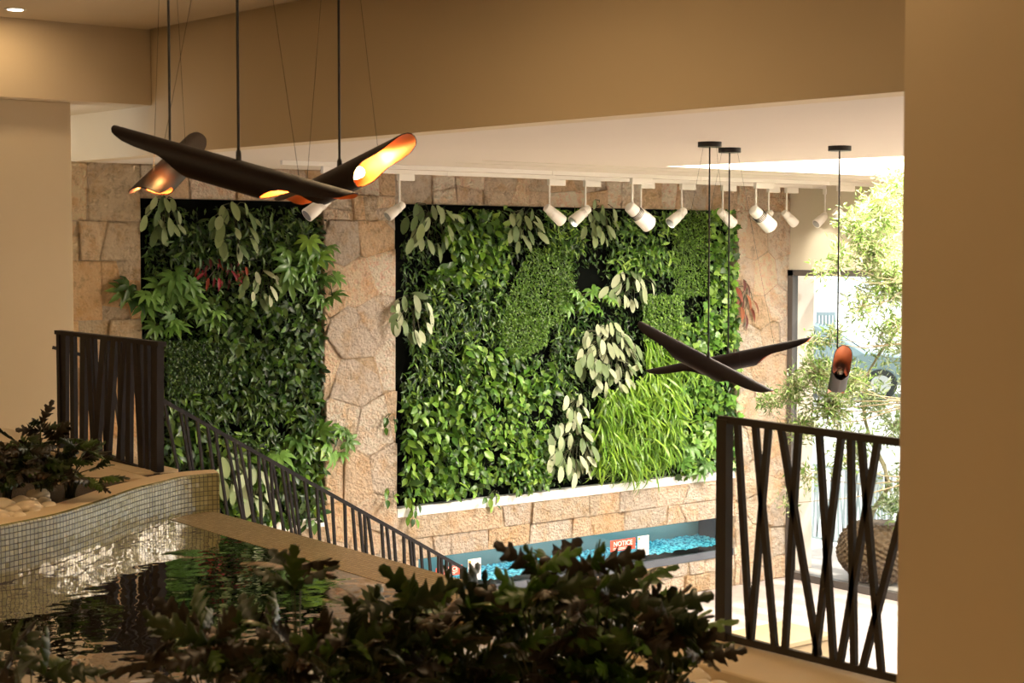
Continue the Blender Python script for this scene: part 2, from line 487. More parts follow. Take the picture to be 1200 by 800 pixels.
rect_stones(sw, P1L, P1R, 0.0, PB - .12, 0.42, 0.6)
rect_stones(sw, P1R, P2L, 0.0, 1.2, 0.40, 0.6)
rect_stones(sw, P2L, SL1, SLT, PB - .12, 0.29, 0.72, jit=.05)
rect_stones(sw, P2L, SL0, 0, SLT, 0.3, 0.5)
rect_stones(sw, SL0, SL1, 0, SLB, 0.25, 0.5)
vor_stones(sw, P2R, A_WIN, 0.0, PT, 0.46)
rect_stones(sw, P2R, A_WIN, PT, Z_LC, 0.40, 0.55)
rect_stones(sw, SL1, P2R, SLB, PB - .12, 0.3, 0.5)
o = sw.build('wall_stone', M['stone']); struct(o); 
# mortar bed behind the stones with recesses for the panels and the slot
mb = MB(); mb.cur = (.8, .72, .6)
for x0, x1, z0, z1 in ((6.0, P1L, 0, 6), (P1R, P2L, 0, 6), (P2R, A_WIN, 0, 6), (P1L, P1R, PT, 6), (P2L, P2R, PT, 6),
                       (P1L, P1R, 0, PB - .12), (P2L, P2R, SLT, PB - .12), (P2L, SL0, 0, SLT), (SL0, SL1, 0, SLB), (SL1, P2R, 0, SLT)):
    mb.box(x0, x1, B_ST + .022, B_ST + 0.45, z0, z1)
o = struct(mb.build('wall_back', M['stone']))
struct(MB().box(6.0, A_WIN + .3, B_ST + 1.2, B_ST + 1.4, 0, 6.2).build('wall_back', M['beige_wall']))

# ceilings, fascia, beam, left wall
FX = lambda b: 7.02 + (17.15 - b) * 0.0998
SKC = on_z(Z_LC, 780, 195); SKD = on_z(Z_LC, 1060, 183)
kk = (SKD.x - SKC.x) / (SKD.y - SKC.y)
SK = lambda b: SKC.x + kk * (b - SKC.y)
SB0, SB1, SA1 = 4.0, SKC.y, 17.9
lc = MB()
lc.prism([(FX(B_ST + .3) + .24, B_ST + .3), (FX(SB1) + .24, SB1), (A_WIN + .3, SB1), (A_WIN + .3, B_ST + .3)], Z_LC, Z_LC + .2)
lc.prism([(FX(SB1) + .24, SB1), (FX(SB0) + .24, SB0), (SK(SB0), SB0), (SK(SB1), SB1)], Z_LC, Z_LC + .2)
lc.prism([(SA1, SB0), (A_WIN + .3, SB0), (A_WIN + .3, SB1), (SA1, SB1)], Z_LC, Z_LC + .2)
lc.prism([(FX(SB0) + .24, SB0), (FX(-6) + .24, -6), (A_WIN + .3, -6), (A_WIN + .3, SB0)], Z_LC, Z_LC + .2)
struct(lc.build('ceiling', M['white_ceiling']))
# rooflight shaft
sh = MB()
def wallseg(mb, p, q, z0, z1, th=.12):
    mb.bar((p[0], p[1], (z0 + z1) / 2), (q[0], q[1], (z0 + z1) / 2), th, z1 - z0, up=(0, 0, 1))
for p, q in (((SK(SB1) - .1, SB1 + .1), (SA1 + .1, SB1 + .1)), ((SK(SB0) - .1, SB0), (SK(SB1) - .1, SB1)), ((SA1 + .1, SB0), (SA1 + .1, SB1)), ((SK(SB0), SB0 - .1), (SA1, SB0 - .1))):
    wallseg(sh, p, q, Z_LC + .2, 7.6)
sh.box(12.2, SA1 + .2, SB0 - .2, SB1 + .2, 7.6, 7.7)  # added opaque lid, out of view, keeps the sun out of the shaft
struct(sh.build('trim_1', M['white_ceiling']))
# shadow groove strips near the stone wall
gr = MB()
for b in (14.25, 14.75): gr.box(10.5, A_WIN - .05, b, b + .012, Z_LC - .004, Z_LC + .01)
struct(gr.build('trim_2', M['beige_wall']))
# fascia
fa = MB()
fa.prism([(FX(B_ST + .3), B_ST + .3), (FX(-6), -6), (FX(-6) + .25, -6), (FX(B_ST + .3) + .25, B_ST + .3)], Z_LC - .002, Z_UC + .1)
struct(fa.build('wall_fascia', M['plaster']))
# upper ceiling (stops a little short of the fascia: dark reveal)
uc = MB(); uc.prism([(-8.2, -6.2), (FX(-6) - .035, -6.2), (FX(15.5) - .035, 15.45), (-8.2, 15.45)], Z_UC, Z_UC + .2)
struct(uc.build('ceiling', M['plaster']))
dg = MB(); dg.prism([(FX(-6) - .2, -6), (FX(-6) - .0, -6), (FX(15.5) - .0, 15.5), (FX(15.5) - .2, 15.5)], Z_UC + .03, Z_UC + .06)
struct(dg.build('trim_3', M['dark_gap']))
# beam above the left wall
struct(MB().box(-8.2, FX(15.5) - .002, 15.45, B_ST + .3, 6.5, Z_UC + .1).build('trim_4', M['plaster']))
lw = MB().box(-8.2, 6.42, 15.68, 15.95, 0, 6.5)
struct(lw.build('wall_left', M['plaster'], bevel=.008))
# near column on the right
cp = on(1, 2.2, 1061, 5)
cx = on_a(5.0, 1054, 515)
pc = at_t(4.6, 1054.5, 400)
col = MB().box(0, 1.2, -1.5, 0, 0, Z_UC)
co = col.build('wall_right', M['plaster'], bevel=.01)
co.location = (pc.x, pc.y, 0); co.rotation_euler = (0, 0, -YAW + math.radians(5))
struct(co)
# unseen enclosure
en = MB(); en.box(-8.4, -8.2, -6.2, 16, 0, 7.4); en.box(-8.2, A_WIN, -6.3, -6.1, 0, 7.4)
struct(en.build('wall_behind', M['plaster']))

# window wall on the right ------------------------------------------------
Z_WT = 4.74
ww = MB()
ww.box(A_WIN, A_WIN + .3, -6, B_ST + .5, Z_WT, Z_LC)
ww.box(A_WIN, A_WIN + .3, -6, -2, 0, Z_WT)
struct(ww.build('wall_window', M['beige_wall']))
wr = empty('window_1', (A_WIN, 17.1, 0)); struct(wr)
fr = MB()
fr.box(A_WIN - .06, A_WIN + .06, 17.03, 17.13, 0, Z_WT)
fr.box(A_WIN - .06, A_WIN + .06, -2, 17.13, Z_WT - .09, Z_WT)
fr.box(A_WIN - .06, A_WIN + .06, -2, 17.13, 0.0, .11)
for b in (11.9, 8.4, 4.9, 1.4): fr.box(A_WIN - .05, A_WIN + .05, b, b + .08, .1, Z_WT - .09)
fr.build('window_frame', M['frame'], wr)
MB().box(A_WIN - .006, A_WIN + .006, -2, 17.05, .1, Z_WT - .08).build('window_pane', M['glass'], wr)

# ------------------------------------------------------------------ outside
gs = MB()
gs.add([(23.2, -30, -.05), (27.5, -30, 1.7), (27.5, 90, 1.7), (23.2, 90, -.05), (110, -30, 1.75), (110, 90, 1.75)], [(0, 1, 2, 3), (1, 4, 5, 2)])
gs.add([(18.5, 18, -.06), (23.2, 18, -.05), (23.2, 90, -.05), (18.5, 90, -.06)], [(0, 1, 2, 3)])
struct(gs.build('ground', M['concrete']))
struct(MB().box(A_WIN + .3, 19.35, B_ST + .3, B_ST + .7, 0, 6.5).build('wall_outside', M['pink_wall']))

# ------------------------------------------------------------------ pool
curb_px = [(-60, 628, 1), (0, 616, 1), (40, 608, 1), (75, 600, 1), (120, 586, 1), (160, 572, 1), (190, 564.5, 1), (212, 559, 1), (240, 555.5, 1), (257, 554.5, 1)]
curb = [on_z(Z_UP, x, y) for x, y, _ in curb_px]
curb = [Vector((p.x, p.y)) for p in curb]
# extend to the left out of frame
d0 = (curb[0] - curb[1]).normalized()
curb = [curb[0] + d0 * 3.0] + curb
def spline(pts, n):
    out = []
    for i in range(len(pts) - 1):
        p0 = pts[max(i - 1, 0)]; p1 = pts[i]; p2 = pts[i + 1]; p3 = pts[min(i + 2, len(pts) - 1)]
        for k in range(n):
            t = k / n
            out.append(0.5 * ((2 * p1) + (p2 - p0) * t + (2 * p0 - 5 * p1 + 4 * p2 - p3) * t * t + (3 * p1 - p0 - 3 * p2 + p3) * t ** 3))
    out.append(pts[-1]); return out
cs = spline(curb, 5)
A_EDGE = 5.72
# curb body: tiled front, travertine top
nrm = []
for i, p in enumerate(cs):
    d = (cs[min(i + 1, len(cs) - 1)] - cs[max(i - 1, 0)]).normalized()
    nrm.append(Vector((-d.y, d.x)))      # pointing away from the pool
if nrm[3].dot(Vector((-0.6, 0.8))) < 0: nrm = [-n for n in nrm]
W_C = 0.24
pw = empty('planter_wall', (curb[5].x, curb[5].y, 2.7), 'curved low wall faced with pale square mosaic, edging the left planter', 'planter wall')
def curb_face():
    me = bpy.data.meshes.new('tiled_face')
    vs = []; fs = []; uv = []
    ln = 0; u = [0]
    for i in range(1, len(cs)): ln += (cs[i] - cs[i - 1]).length; u.append(ln)
    rows = [(2.6, 0.0), (Z_UP - .03, 0.0), (Z_UP - .006, .006), (Z_UP, .03)]
    for k, (z, ins_) in enumerate(rows):
        for i, p in enumerate(cs):
            q = p + nrm[i] * ins_
            vs.append((q.x - pw.location.x, q.y - pw.location.y, z - pw.location.z)); uv.append((u[i], z))
    n = len(cs)
    for k in range(len(rows) - 1):
        for i in range(n - 1): fs.append((k * n + i, k * n + i + 1, (k + 1) * n + i + 1, (k + 1) * n + i))
    # end cap
    m0 = len(vs); e = cs[-1]; bk = e + nrm[-1] * W_C
    for q, uu in ((e, 0), (bk, W_C)):
        for z in (2.6, Z_UP - .004):
            vs.append((q.x - pw.location.x, q.y - pw.location.y, z - pw.location.z)); uv.append((ln + uu, z))
    fs.append((m0, m0 + 2, m0 + 3, m0 + 1))
    me.from_pydata(vs, [], fs)
    uvl = me.uv_layers.new(name='UVMap')
    for lp in me.loops: uvl.data[lp.index].uv = uv[lp.vertex_index]
    me.polygons.foreach_set('use_smooth', [True] * len(fs))
    me.materials.append(M['curb_tile']); me.update()
    ob = bpy.data.objects.new('tiled_face', me); C.objects.link(ob); ob.parent = pw
    m = ob.modifiers.new('es', 'EDGE_SPLIT'); m.split_angle = math.radians(40)
curb_face()
cb = MB()
n = len(cs)
vs = []
for i, p in enumerate(cs):
    q = p + nrm[i] * .03; r = p + nrm[i] * W_C
    vs += [(q.x, q.y, Z_UP), (r.x, r.y, Z_UP), (r.x, r.y, 3.0)]
fs = []
for i in range(n - 1):
    for k in range(2): fs.append((i * 3 + k, (i + 1) * 3 + k, (i + 1) * 3 + k + 1, i * 3 + k + 1))
cb.add(vs, fs, True)
cb.build('coping', M['travertine'], pw)
# ledge carrying the railing behind the planter
lg = empty('planter_ledge', (5.3, 12.7, 3.2), 'low cream stone kerb under the dark railing behind the left planter', 'kerb')
MB().box(5.28, 5.66, 11.75, 15.6, 2.7, Z_UP - .01).build('kerb', M['travertine'], lg, bevel=.01)
MB().prism([(4.55, 11.70), (5.28, 11.45), (5.28, 12.55), (4.9, 12.7)], 3.2, 3.285).build('corner_slab', M['travertine'], lg)
# planter soil
left_soil = [(c.x, c.y) for c in [cs[i] + nrm[i] * W_C for i in range(0, n, 4)]] + [(5.28, 12.2), (5.28, 15.68), (-3, 15.68)]
MBs = MB(); MBs.add([(x, y, 3.265) for x, y in left_soil], [tuple(range(len(left_soil)))])
tag(MBs.build('soil', M['soil']), 'dark soil filling the left planter behind the tiled wall', 'soil', kind='stuff')

# basin
e0 = cs[-1]
pb = MB()
pb.box(-4.0, A_EDGE - .42, 5.2, 16, 2.60, 2.66)
tag(pb.build('pool_floor', M['pool_tile']), kind='structure')
pe = MB()
yA = 5.2; yB = e0.y + .02
pe.add([(A_EDGE - .42, yA, ZW + .003), (A_EDGE, yA, ZW + .006), (A_EDGE, yB + .2, ZW + .006), (A_EDGE - .42, yB + .2, ZW + .003),
        (A_EDGE - .42, yA, 2.6), (A_EDGE - .42, yB + .2, 2.6)], [(0, 1, 2, 3), (0, 3, 5, 4)])
eo = pe.build('pool_ledge', M['edge_tile']); tag(eo, 'tan mosaic overflow ledge along the far side of the pool above the stairs', 'pool edge')
MB().box(A_EDGE, A_EDGE + .02, yA, yB + .2, 2.2, ZW - .012).build('outer_face', M['edge_tile'], eo)
MB().box(A_EDGE - .4, A_EDGE, yA, yB + .2, 2.2, 2.9).build('body', M['travertine'], eo)
wat = MB(); wp = [(c.x, c.y) for c in cs] + [(A_EDGE, e0.y), (A_EDGE, 5.2), (-4.0, 5.2)]
wat.add([(x, y, ZW) for x, y in wp], [tuple(range(len(wp)))])
tag(wat.build('pool_water', M['water']), 'still shallow water of the upper pool reflecting wall and railing', 'water', kind='stuff')

# ------------------------------------------------------------------ staircase behind the pool
stc = MB()
for i in range(19):
    z = Z_UP - .165 * (i + 1); x = 5.66 + .29 * i
    stc.box(x, x + .30, 14.45, 16.9, z - .25, z)
so = stc.build('staircase', M['travertine']); tag(so, 'pale stone stair descending behind the pool edge toward the stone wall', 'stairs')
so['kind'] = 'structure'
# stair handrail on the plane b=14.4
BH = 14.42
hr = empty('stair_railing', tuple(on_b(BH, 190, 560)), 'long sloping dark metal stair railing in front of the lower green wall', 'railing')
h0 = on_b(BH, 95, 415.5); h1 = on_b(BH, 545, 667)
hs = on_b(BH, 62, 407)
m_ = MB(); m_.bar(h0, h1, .035, .035); m_.bar(hs, h0, .03, .03); m_.build('handrail', M['steel'], hr)
def hr_pt(px):
    k = (px - 95) / (545 - 95); y = 415.5 + k * (667 - 415.5); return on_b(BH, px, y)
stair_bars = [(98, 104), (108, 112), (118, 117), (131, 137), (146, 142), (158, 165), (172, 168), (192, 204), (211, 220), (217, 223), (231, 235), (243, 249), (252, 259), (264, 276), (274, 280), (280, 291), (291, 292), (303, 302),
              (308, 317), (317, 318), (319, 328), (330, 338), (336, 343), (343, 348), (357, 362), (371, 372), (376, 384), (389, 390), (404, 403), (413, 416), (421, 425), (427, 428), (431, 438), (447, 449), (453, 458), (461, 464), (473, 473), (480, 484), (484, 486), (493, 496), (502, 507), (514, 512), (517, 519), (523, 524), (528, 527)]
for xt, xb in stair_bars:
    p = hr_pt(xt)
    zb = Z_UP - max(0, p.x - 5.66) * .569 + .03
    if xt > 130: q = on_b(BH, xt + (xb - xt) * 1.3, 0); q.z = zb
    else: q = on_b(BH, xb, 0); q.z = zb
    if xt < 400: p2 = Vector(q)
    MB().bar(p, q, .022, .034, up=(0, 1, 0)).build('baluster', M['steel'], hr)
m_ = MB(); pA = hr_pt(130); pZ = hr_pt(545)
m_.bar((5.7, BH, Z_UP + .03), (pZ.x, BH, Z_UP + .05 - (pZ.x - 5.66) * .569), .03, .04); m_.build('bottom_rail', M['steel'], hr)
pe_ = hr_pt(543); MB().bar(pe_ + Vector((0, 0, .01)), (pe_.x, BH, Z_UP - (pe_.x - 5.66) * .569), .06, .06).build('post', M['steel'], hr)

# left railing on the ledge, plane a=5.47
AL = 5.47
lr = empty('balcony_railing', tuple(on_a(AL, 185, 556)), 'tall dark railing of crossing flat bars beside the left planter', 'railing')
def a_bar(root, A, p, q, wd, dp, name, mm, bot=True):
    P = on_a(A, *p); Q = on_a(A, *q)
    MB().bar(P, Q, wd, dp, up=(1, 0, 0)).build(name, mm, root)
# bars are flat: width along the rail (b), depth across (a)
def rail_y(x, x0, y0, x1, y1): return y0 + (y1 - y0) * (x - x0) / (x1 - x0)
a_bar(lr, AL, (68, 389), (190, 403), .035, .07, 'top_rail', M['steel'])
lt = lambda x: rail_y(x, 68, 389, 190, 403)
lb = lambda x: rail_y(x, 110, 529, 178, 556)
for xt, xb, wd in ((75, 75, .20), (86, 87, .11), (99, 98, .13), (105, 111, .11), (110.5, 116, .05), (123, 113, .13), (127, 125, .05), (135, 126, .12), (142, 142, .08), (148, 140, .08), (153, 151.5, .10), (160, 167, .10), (165, 169, .06), (172.5, 175, .09)):
    P = on_a(AL, xt, lt(xt)); Q = on_a(AL, xb, lb(xb))
    MB().bar(P, Q, .035, wd * .8, up=(0, 1, 0)).build('baluster', M['steel'], lr)
a_bar(lr, AL, (70, 513), (184, 558.5), .05, .05, 'bottom_rail', M['steel'])
P = on_a(AL, 184.5, 402); Q = on_a(AL, 184.5, 560); Q.z = Z_UP - .012
MB().bar(P, Q, .06, .11, up=(0, 1, 0)).build('post', M['steel'], lr)
P = on_a(AL, 71, 389); Q = Vector((P.x, P.y, Z_UP - .012))
MB().bar(P, Q, .06, .06, up=(0, 1, 0)).build('post', M['steel'], lr)

# right railing, plane a=5.0
AR = 5.02
rr = empty('balcony_railing', tuple(on_a(AR, 849, 752)), 'brown metal railing of slanted crossing bars beside the right column', 'railing')
a_bar(rr, AR, (843, 490.5), (1085, 522), .03, .03, 'top_rail', M['steel_brown'])
P = on_a(AR, 849.5, 491); Q = Vector((P.x, P.y, Z_UP))
MB().bar(P, Q, .045, .06, up=(0, 1, 0)).build('post', M['steel_brown'], rr)
for xt, yt, xb, yb in ((864, 493, 879, 748), (885, 496, 908, 757), (901, 498, 880, 750), (915, 500, 959, 768), (936, 503, 920, 760), (960, 506, 977, 773), (986, 509.5, 956, 769),
                       (997, 511, 1001, 778), (1009, 512.5, 1033, 788), (1029, 515, 985, 775), (1078, 521, 1011, 783), (1072, 520, 1085, 800)):
    P = on_a(AR, xt, yt); Q = on_a(AR, xb, yb)
    MB().bar(P, Q, .022, .028, up=(0, 1, 0)).build('baluster', M['steel_brown'], rr)
a_bar(rr, AR, (843, 744), (1085, 803), .03, .02, 'bottom_rail', M['steel_brown'])

# right ledge / near planter
nl = empty('planter_ledge', (4.9, 4.6, 3.2), 'tan stone coping beneath the brown railing, edging the pebble bed', 'coping')
MB().box(4.66, 5.12, 3.4, 5.28, 2.85, Z_UP - .001).build('coping', M['travertine'], nl, bevel=.012)
MB().box(-6, 4.66, 5.10, 5.28, 2.85, Z_UP - .03).build('coping', M['travertine'], nl, bevel=.012)
s2 = MB().box(-6, 4.65, 3.2, 5.09, 3.10, 3.225)
tag(s2.build('soil', M['soil']), 'dark soil of the near planter under the big leafy plants', 'soil', kind='stuff')

# ------------------------------------------------------------------ pebbles
def pebble_mesh(i):
    import bmesh
    bm = bmesh.new(); bmesh.ops.create_icosphere(bm, subdivisions=3, radius=1)
    r = random.Random(i); sx, sy, sz = r.uniform(.9, 1.3), r.uniform(.75, 1.0), r.uniform(.5, .72)
    off = Vector((r.uniform(0, 9),) * 3)
    from mathutils import noise
    for v in bm.verts:
        k = 1 + .22 * noise.noise(v.co * 1.1 + off)
        v.co = Vector((v.co.x * sx, v.co.y * sy, v.co.z * sz)) * k
    me = bpy.data.meshes.new('pebble'); bm.to_mesh(me); bm.free()
    me.polygons.foreach_set('use_smooth', [True] * len(me.polygons)); me.materials.append(M['pebble'])
    return me
PEB = [pebble_mesh(i) for i in range(7)]
def pebble(x, y, z, s, label, group, cat='pebble'):
    o = bpy.data.objects.new('pebble', random.choice(PEB)); C.objects.link(o)
    o.location = (x, y, z); o.scale = (s, s, s); o.rotation_euler = (0, 0, random.uniform(0, 6.28))
    tag(o, label, cat, group)
for px, py, s in ((3, 588, .085), (-8, 598, .08), (16, 592, .06), (24, 583, .07), (32, 590, .08), (12, 598, .05), (45, 577, .085), (35, 581, .05), (44, 588, .045), (56, 586, .055), (22, 598, .05), (40, 592, .05), (3, 599, .05), (52, 580, .05)):
    p = on_z(3.31, px, py + 4)
    pebble(p.x, p.y, 3.27 + s * .45, s, 'rounded pale stone at the foot of the left planter plants', 'pale stones in the left planter')
for px, py, s in ((778, 757, .05), (768, 770, .06), (790, 768, .05), (782, 780, .06), (765, 787, .055), (800, 782, .05), (842, 788, .075), (868, 796, .055), (822, 792, .045), (888, 803, .05), (812, 770, .045), (795, 795, .06), (748, 778, .05),
                  (735, 765, .05), (715, 775, .06), (745, 795, .06), (700, 785, .05), (775, 800, .06), (820, 806, .07), (850, 812, .06), (880, 815, .06), (725, 792, .05), (690, 798, .06), (905, 806, .045), (832, 776, .04), (755, 762, .045)):
    p = on_z(3.27, px, py)
    if p.y > 5.07 - s: p.y = 5.05 - s
    if p.x > 4.64 - s: p.x = 4.62 - s
    pebble(p.x, p.y, 3.225 + s * .5, s, 'rounded pale stone in the near planter beside the right coping', 'pale stones in the near planter')

# ------------------------------------------------------------------ leaves
def T_oval(w=0.42, fold=0.12, droop=0.25, tip=1.0):
    ys = [0, .12, .35, .6, .82, 1.0]
    ws = [0.03, .62, 1.0, .9, .5, 0.0]
    V = []; 
    for y, ww_ in zip(ys, ws):
        z = -droop * y * y
        V += [(-w / 2 * ww_, y, z + fold * ww_ * .5), (0, y, z), (w / 2 * ww_, y, z + fold * ww_ * .5)]
    Fq = []
    for i in range(5):
        a = i * 3; Fq += [(a, a + 1, a + 4, a + 3), (a + 1, a + 2, a + 5, a + 4)]
    return np.array(V, float), np.array(Fq)
def T_simple(w=0.35):
    V = [(0, 0, 0), (-w / 2, .45, .05), (0, .5, -.03), (w / 2, .45, .05), (0, 1, -.15)]
    return np.array(V, float), np.array([(0, 2, 1, 1), (0, 3, 2, 2), (1, 2, 4, 4), (2, 3, 4, 4)])[:, :3].reshape(-1, 3)
def T_blade():
    V = []; 
    for i in range(7):
        t = i / 6; wd = .035 * (1 - t ** 2) + .004
        y = math.sin(t * 1.6) / 1.6 * 1.4; z = -(t ** 2) * 0.55
        V += [(-wd, y, z), (wd, y, z)]
    return np.array(V, float), np.array([(2 * i, 2 * i + 1, 2 * i + 3, 2 * i + 2) for i in range(6)])
def T_palm(nl=7, w=.30):
    V = [(0, 0, 0)]; Fq = []
    for k in range(nl):
        an = math.radians(-120 + 240 * k / (nl - 1)); L_ = 1.0 - .28 * abs(k - (nl - 1) / 2) / ((nl - 1) / 2)
        d = np.array([math.sin(an), math.cos(an)]); nrm_ = np.array([d[1], -d[0]])
        pts = []
        for t, wi, z in ((.30, .30, .0), (.66, .60, -.03), (1.0, 0, -.22)):
            pts.append((t, wi, z))
        i0 = len(V)
        for t, wi, z in pts[:2]:
            for s_ in (-1, 0, 1):
                q = d * L_ * t + nrm_ * s_ * w * .5 * (wi if t > .4 else .62); V.append((q[0], q[1], z + (.05 if s_ else 0)))
        q = d * L_; V.append((q[0], q[1], -.22))
        Fq += [(0, i0, i0 + 1), (0, i0 + 1, i0 + 2), (i0, i0 + 3, i0 + 4), (i0, i0 + 4, i0 + 1), (i0 + 1, i0 + 4, i0 + 5), (i0 + 1, i0 + 5, i0 + 2), (i0 + 3, i0 + 6, i0 + 4), (i0 + 4, i0 + 6, i0 + 5)]
    return np.array(V, float), np.array(Fq)
def T_ivy():
    out = [(0, 0), (-.28, -.05), (-.5, .15), (-.32, .38), (-.36, .62), (-.14, .66), (0, 1.0), (.14, .66), (.36, .62), (.32, .38), (.5, .15), (.28, -.05)]
    V = [(0, .35, -.02)] + [(x, y, .05 * abs(x) - .2 * y * y) for x, y in out]
    n_ = len(out)
    return np.array(V, float), np.array([(0, 1 + (i + 1) % n_, 1 + i) for i in range(n_)])
def T_lobed(nlob=4, w=.62):
    """pinnately lobed leaf, lobes pointing forward"""
    sub = 5; V = []; 
    def edge(t):
        env = math.sin(math.pi * min(1, t * .93 + .06)) ** .75
        ph = (t * nlob) % 1.0
        lob = 0.24 + .76 * (ph ** .9)
        return env * lob
    st = [i / (nlob * sub) for i in range(nlob * sub + 1)]
    for t in st:
        e = edge(min(t, .999)) if t < 1 else 0
        ph = (t * nlob) % 1.0
        fwd = .10 * ph * e
        z = -.28 * t * t
        jag = 1 + .12 * math.sin(t * 61)
        V += [(-w / 2 * e * jag, t + fwd, z - .12 * e), (0, t, z + .03), (w / 2 * e * jag, t + fwd, z - .12 * e)]
    Fq = []
    for i in range(len(st) - 1):
        a = i * 3; Fq += [(a, a + 1, a + 4, a + 3), (a + 1, a + 2, a + 5, a + 4)]
    return np.array(V, float), np.array(Fq)
def T_silver():
    V, Fq = T_oval(.46, .06, .22); ws = [.05, .55, .92, 1.0, .72, .12]; ys = [0, .12, .35, .6, .85, 1.0]
    V = []
    for y, k in zip(ys, ws):
        z = -.22 * y * y; V += [(-.22 * k, y, z + .03 * k), (0, y, z), (.22 * k, y, z + .03 * k)]
    return np.array(V, float), Fq
TPL = {'oval': T_oval(.5), 'slim': T_oval(.28, droop=.35), 'silver': T_silver(), 'simple': T_simple(), 'blade': T_blade(), 'palm': T_palm(7, .44), 'palm8': T_palm(8, .26),
       'ivy': T_ivy(), 'lobed': T_lobed(), 'lobed5': T_lobed(5, .52), 'olive': T_simple(.24), 'tiny': T_simple(.5)}

def place(tpl, P, Dl, Nm, S):
    """copies of a template: positions P, length dir Dl, rough normal Nm, size S -> V, F"""
    V0, F0 = TPL[tpl]
    Dl = Dl / np.linalg.norm(Dl, axis=1, keepdims=True)
    X = np.cross(Dl, Nm); X /= np.linalg.norm(X, axis=1, keepdims=True) + 1e-9
    Z = np.cross(X, Dl)
    V = P[:, None, :] + S[:, None, None] * (V0[None, :, 0:1] * X[:, None] + V0[None, :, 1:2] * Dl[:, None] + V0[None, :, 2:3] * Z[:, None])
    n_ = len(V0)
    Fc = F0[None] + (np.arange(len(P)) * n_)[:, None, None]
    return V.reshape(-1, 3), Fc.reshape(-1, F0.shape[1])
def tints(n_, nv, cols, var=.25):
    cols = np.array(cols); c = cols[rng.integers(0, len(cols), n_)] * (1 + rng.uniform(-var, var, (n_, 1)))
    return np.repeat(c, nv, axis=0)

G_VINE = [(.075, .17, .016), (.13, .26, .025), (.04, .11, .012), (.22, .36, .05), (.06, .14, .02), (.03, .08, .012)]
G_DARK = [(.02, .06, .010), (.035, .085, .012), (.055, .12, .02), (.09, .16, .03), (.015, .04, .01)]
G_MOSS = [(.10, .21, .02), (.13, .25, .03), (.08, .17, .02)]
G_BRIGHT = [(.20, .36, .05), (.14, .31, .04), (.24, .40, .08), (.10, .24, .03)]
G_GRASS = [(.16, .32, .022), (.25, .42, .04), (.10, .22, .015)]
G_SILV = [(.33, .38, .21), (.44, .48, .30), (.18, .25, .11), (.44, .48, .31), (.14, .20, .08)]
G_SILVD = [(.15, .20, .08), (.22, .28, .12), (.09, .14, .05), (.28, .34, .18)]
G_RED = [(.17, .045, .025), (.11, .03, .022), (.24, .08, .035)]
G_PALM = [(.13, .27, .05), (.17, .33, .07), (.09, .20, .04)]

BP = B_ST + .16          # face of planted panel backing
def wpt(px, py, depth=0.0):
    return on_b(BP - depth, px, py)
def poly_sample(poly, n_):
    """random points in a pixel polygon"""
    xs = [p[0] for p in poly]; ys = [p[1] for p in poly]
    out = []
    while len(out) < n_:
        x = random.uniform(min(xs), max(xs)); y = random.uniform(min(ys), max(ys))
        ins = False; j = len(poly) - 1
        for i in range(len(poly)):
            if (poly[i][1] > y) != (poly[j][1] > y) and x < (poly[j][0] - poly[i][0]) * (y - poly[i][1]) / (poly[j][1] - poly[i][1]) + poly[i][0]:
                ins = not ins
            j = i
        if ins: out.append((x, y))
    return out
def rectp(x0, y0, x1, y1): return [(x0, y0), (x1, y0), (x1, y1), (x0, y1)]
def patch(name, label, cat, poly, tpl, n_, size, depth, cols, spread=(.7, .5, .9), matl='leaf_wall', group=None, kind=None, holes=(), szvar=.3, root=None):
    n_ = int(n_ * 1.3); pts = poly_sample(poly, n_)
    pts = [p for p in pts if not any((p[0] - hx + 3 * math.sin(p[1] * .7)) ** 2 / rx ** 2 + (p[1] - hy + 3 * math.sin(p[0] * .6)) ** 2 / ry ** 2 < random.uniform(.45, 1.25) for hx, hy, rx, ry in holes)]
    m = len(pts)
    dep = rng.uniform(depth[0], depth[1], m)
    P = np.array([tuple(wpt(x, y, d)) for (x, y), d in zip(pts, dep)])
    # direction: mostly hanging down, some outward and sideways
    Dl = np.stack([rng.normal(0, spread[0] * 1.15, m), -np.abs(rng.normal(spread[1], .45, m)), -spread[2] * .8 + rng.normal(0, .6 if spread[0] > .4 else .3, m)], 1)
    Nm = np.stack([rng.normal(0, .75, m), np.full(m, -1.0), rng.normal(.5, .7, m)], 1)
    S = size * .84 * (1 + rng.uniform(-szvar, szvar, m))
    V, Fq = place(tpl, P, Dl, Nm, S)
    col = tints(m, len(TPL[tpl][0]), cols)
    cx_ = sum(p[0] for p in poly) / len(poly); cy_ = sum(p[1] for p in poly) / len(poly)
    org = tuple(wpt(cx_, cy_, 0))
    if root is not None:
        o = np_mesh('foliage', V, [Fq], col, M[matl], root, tuple(root.location))
        return o
    o = np_mesh(name, V, [Fq], col, M[matl], None, org)
    return tag(o, label, cat, group, kind)

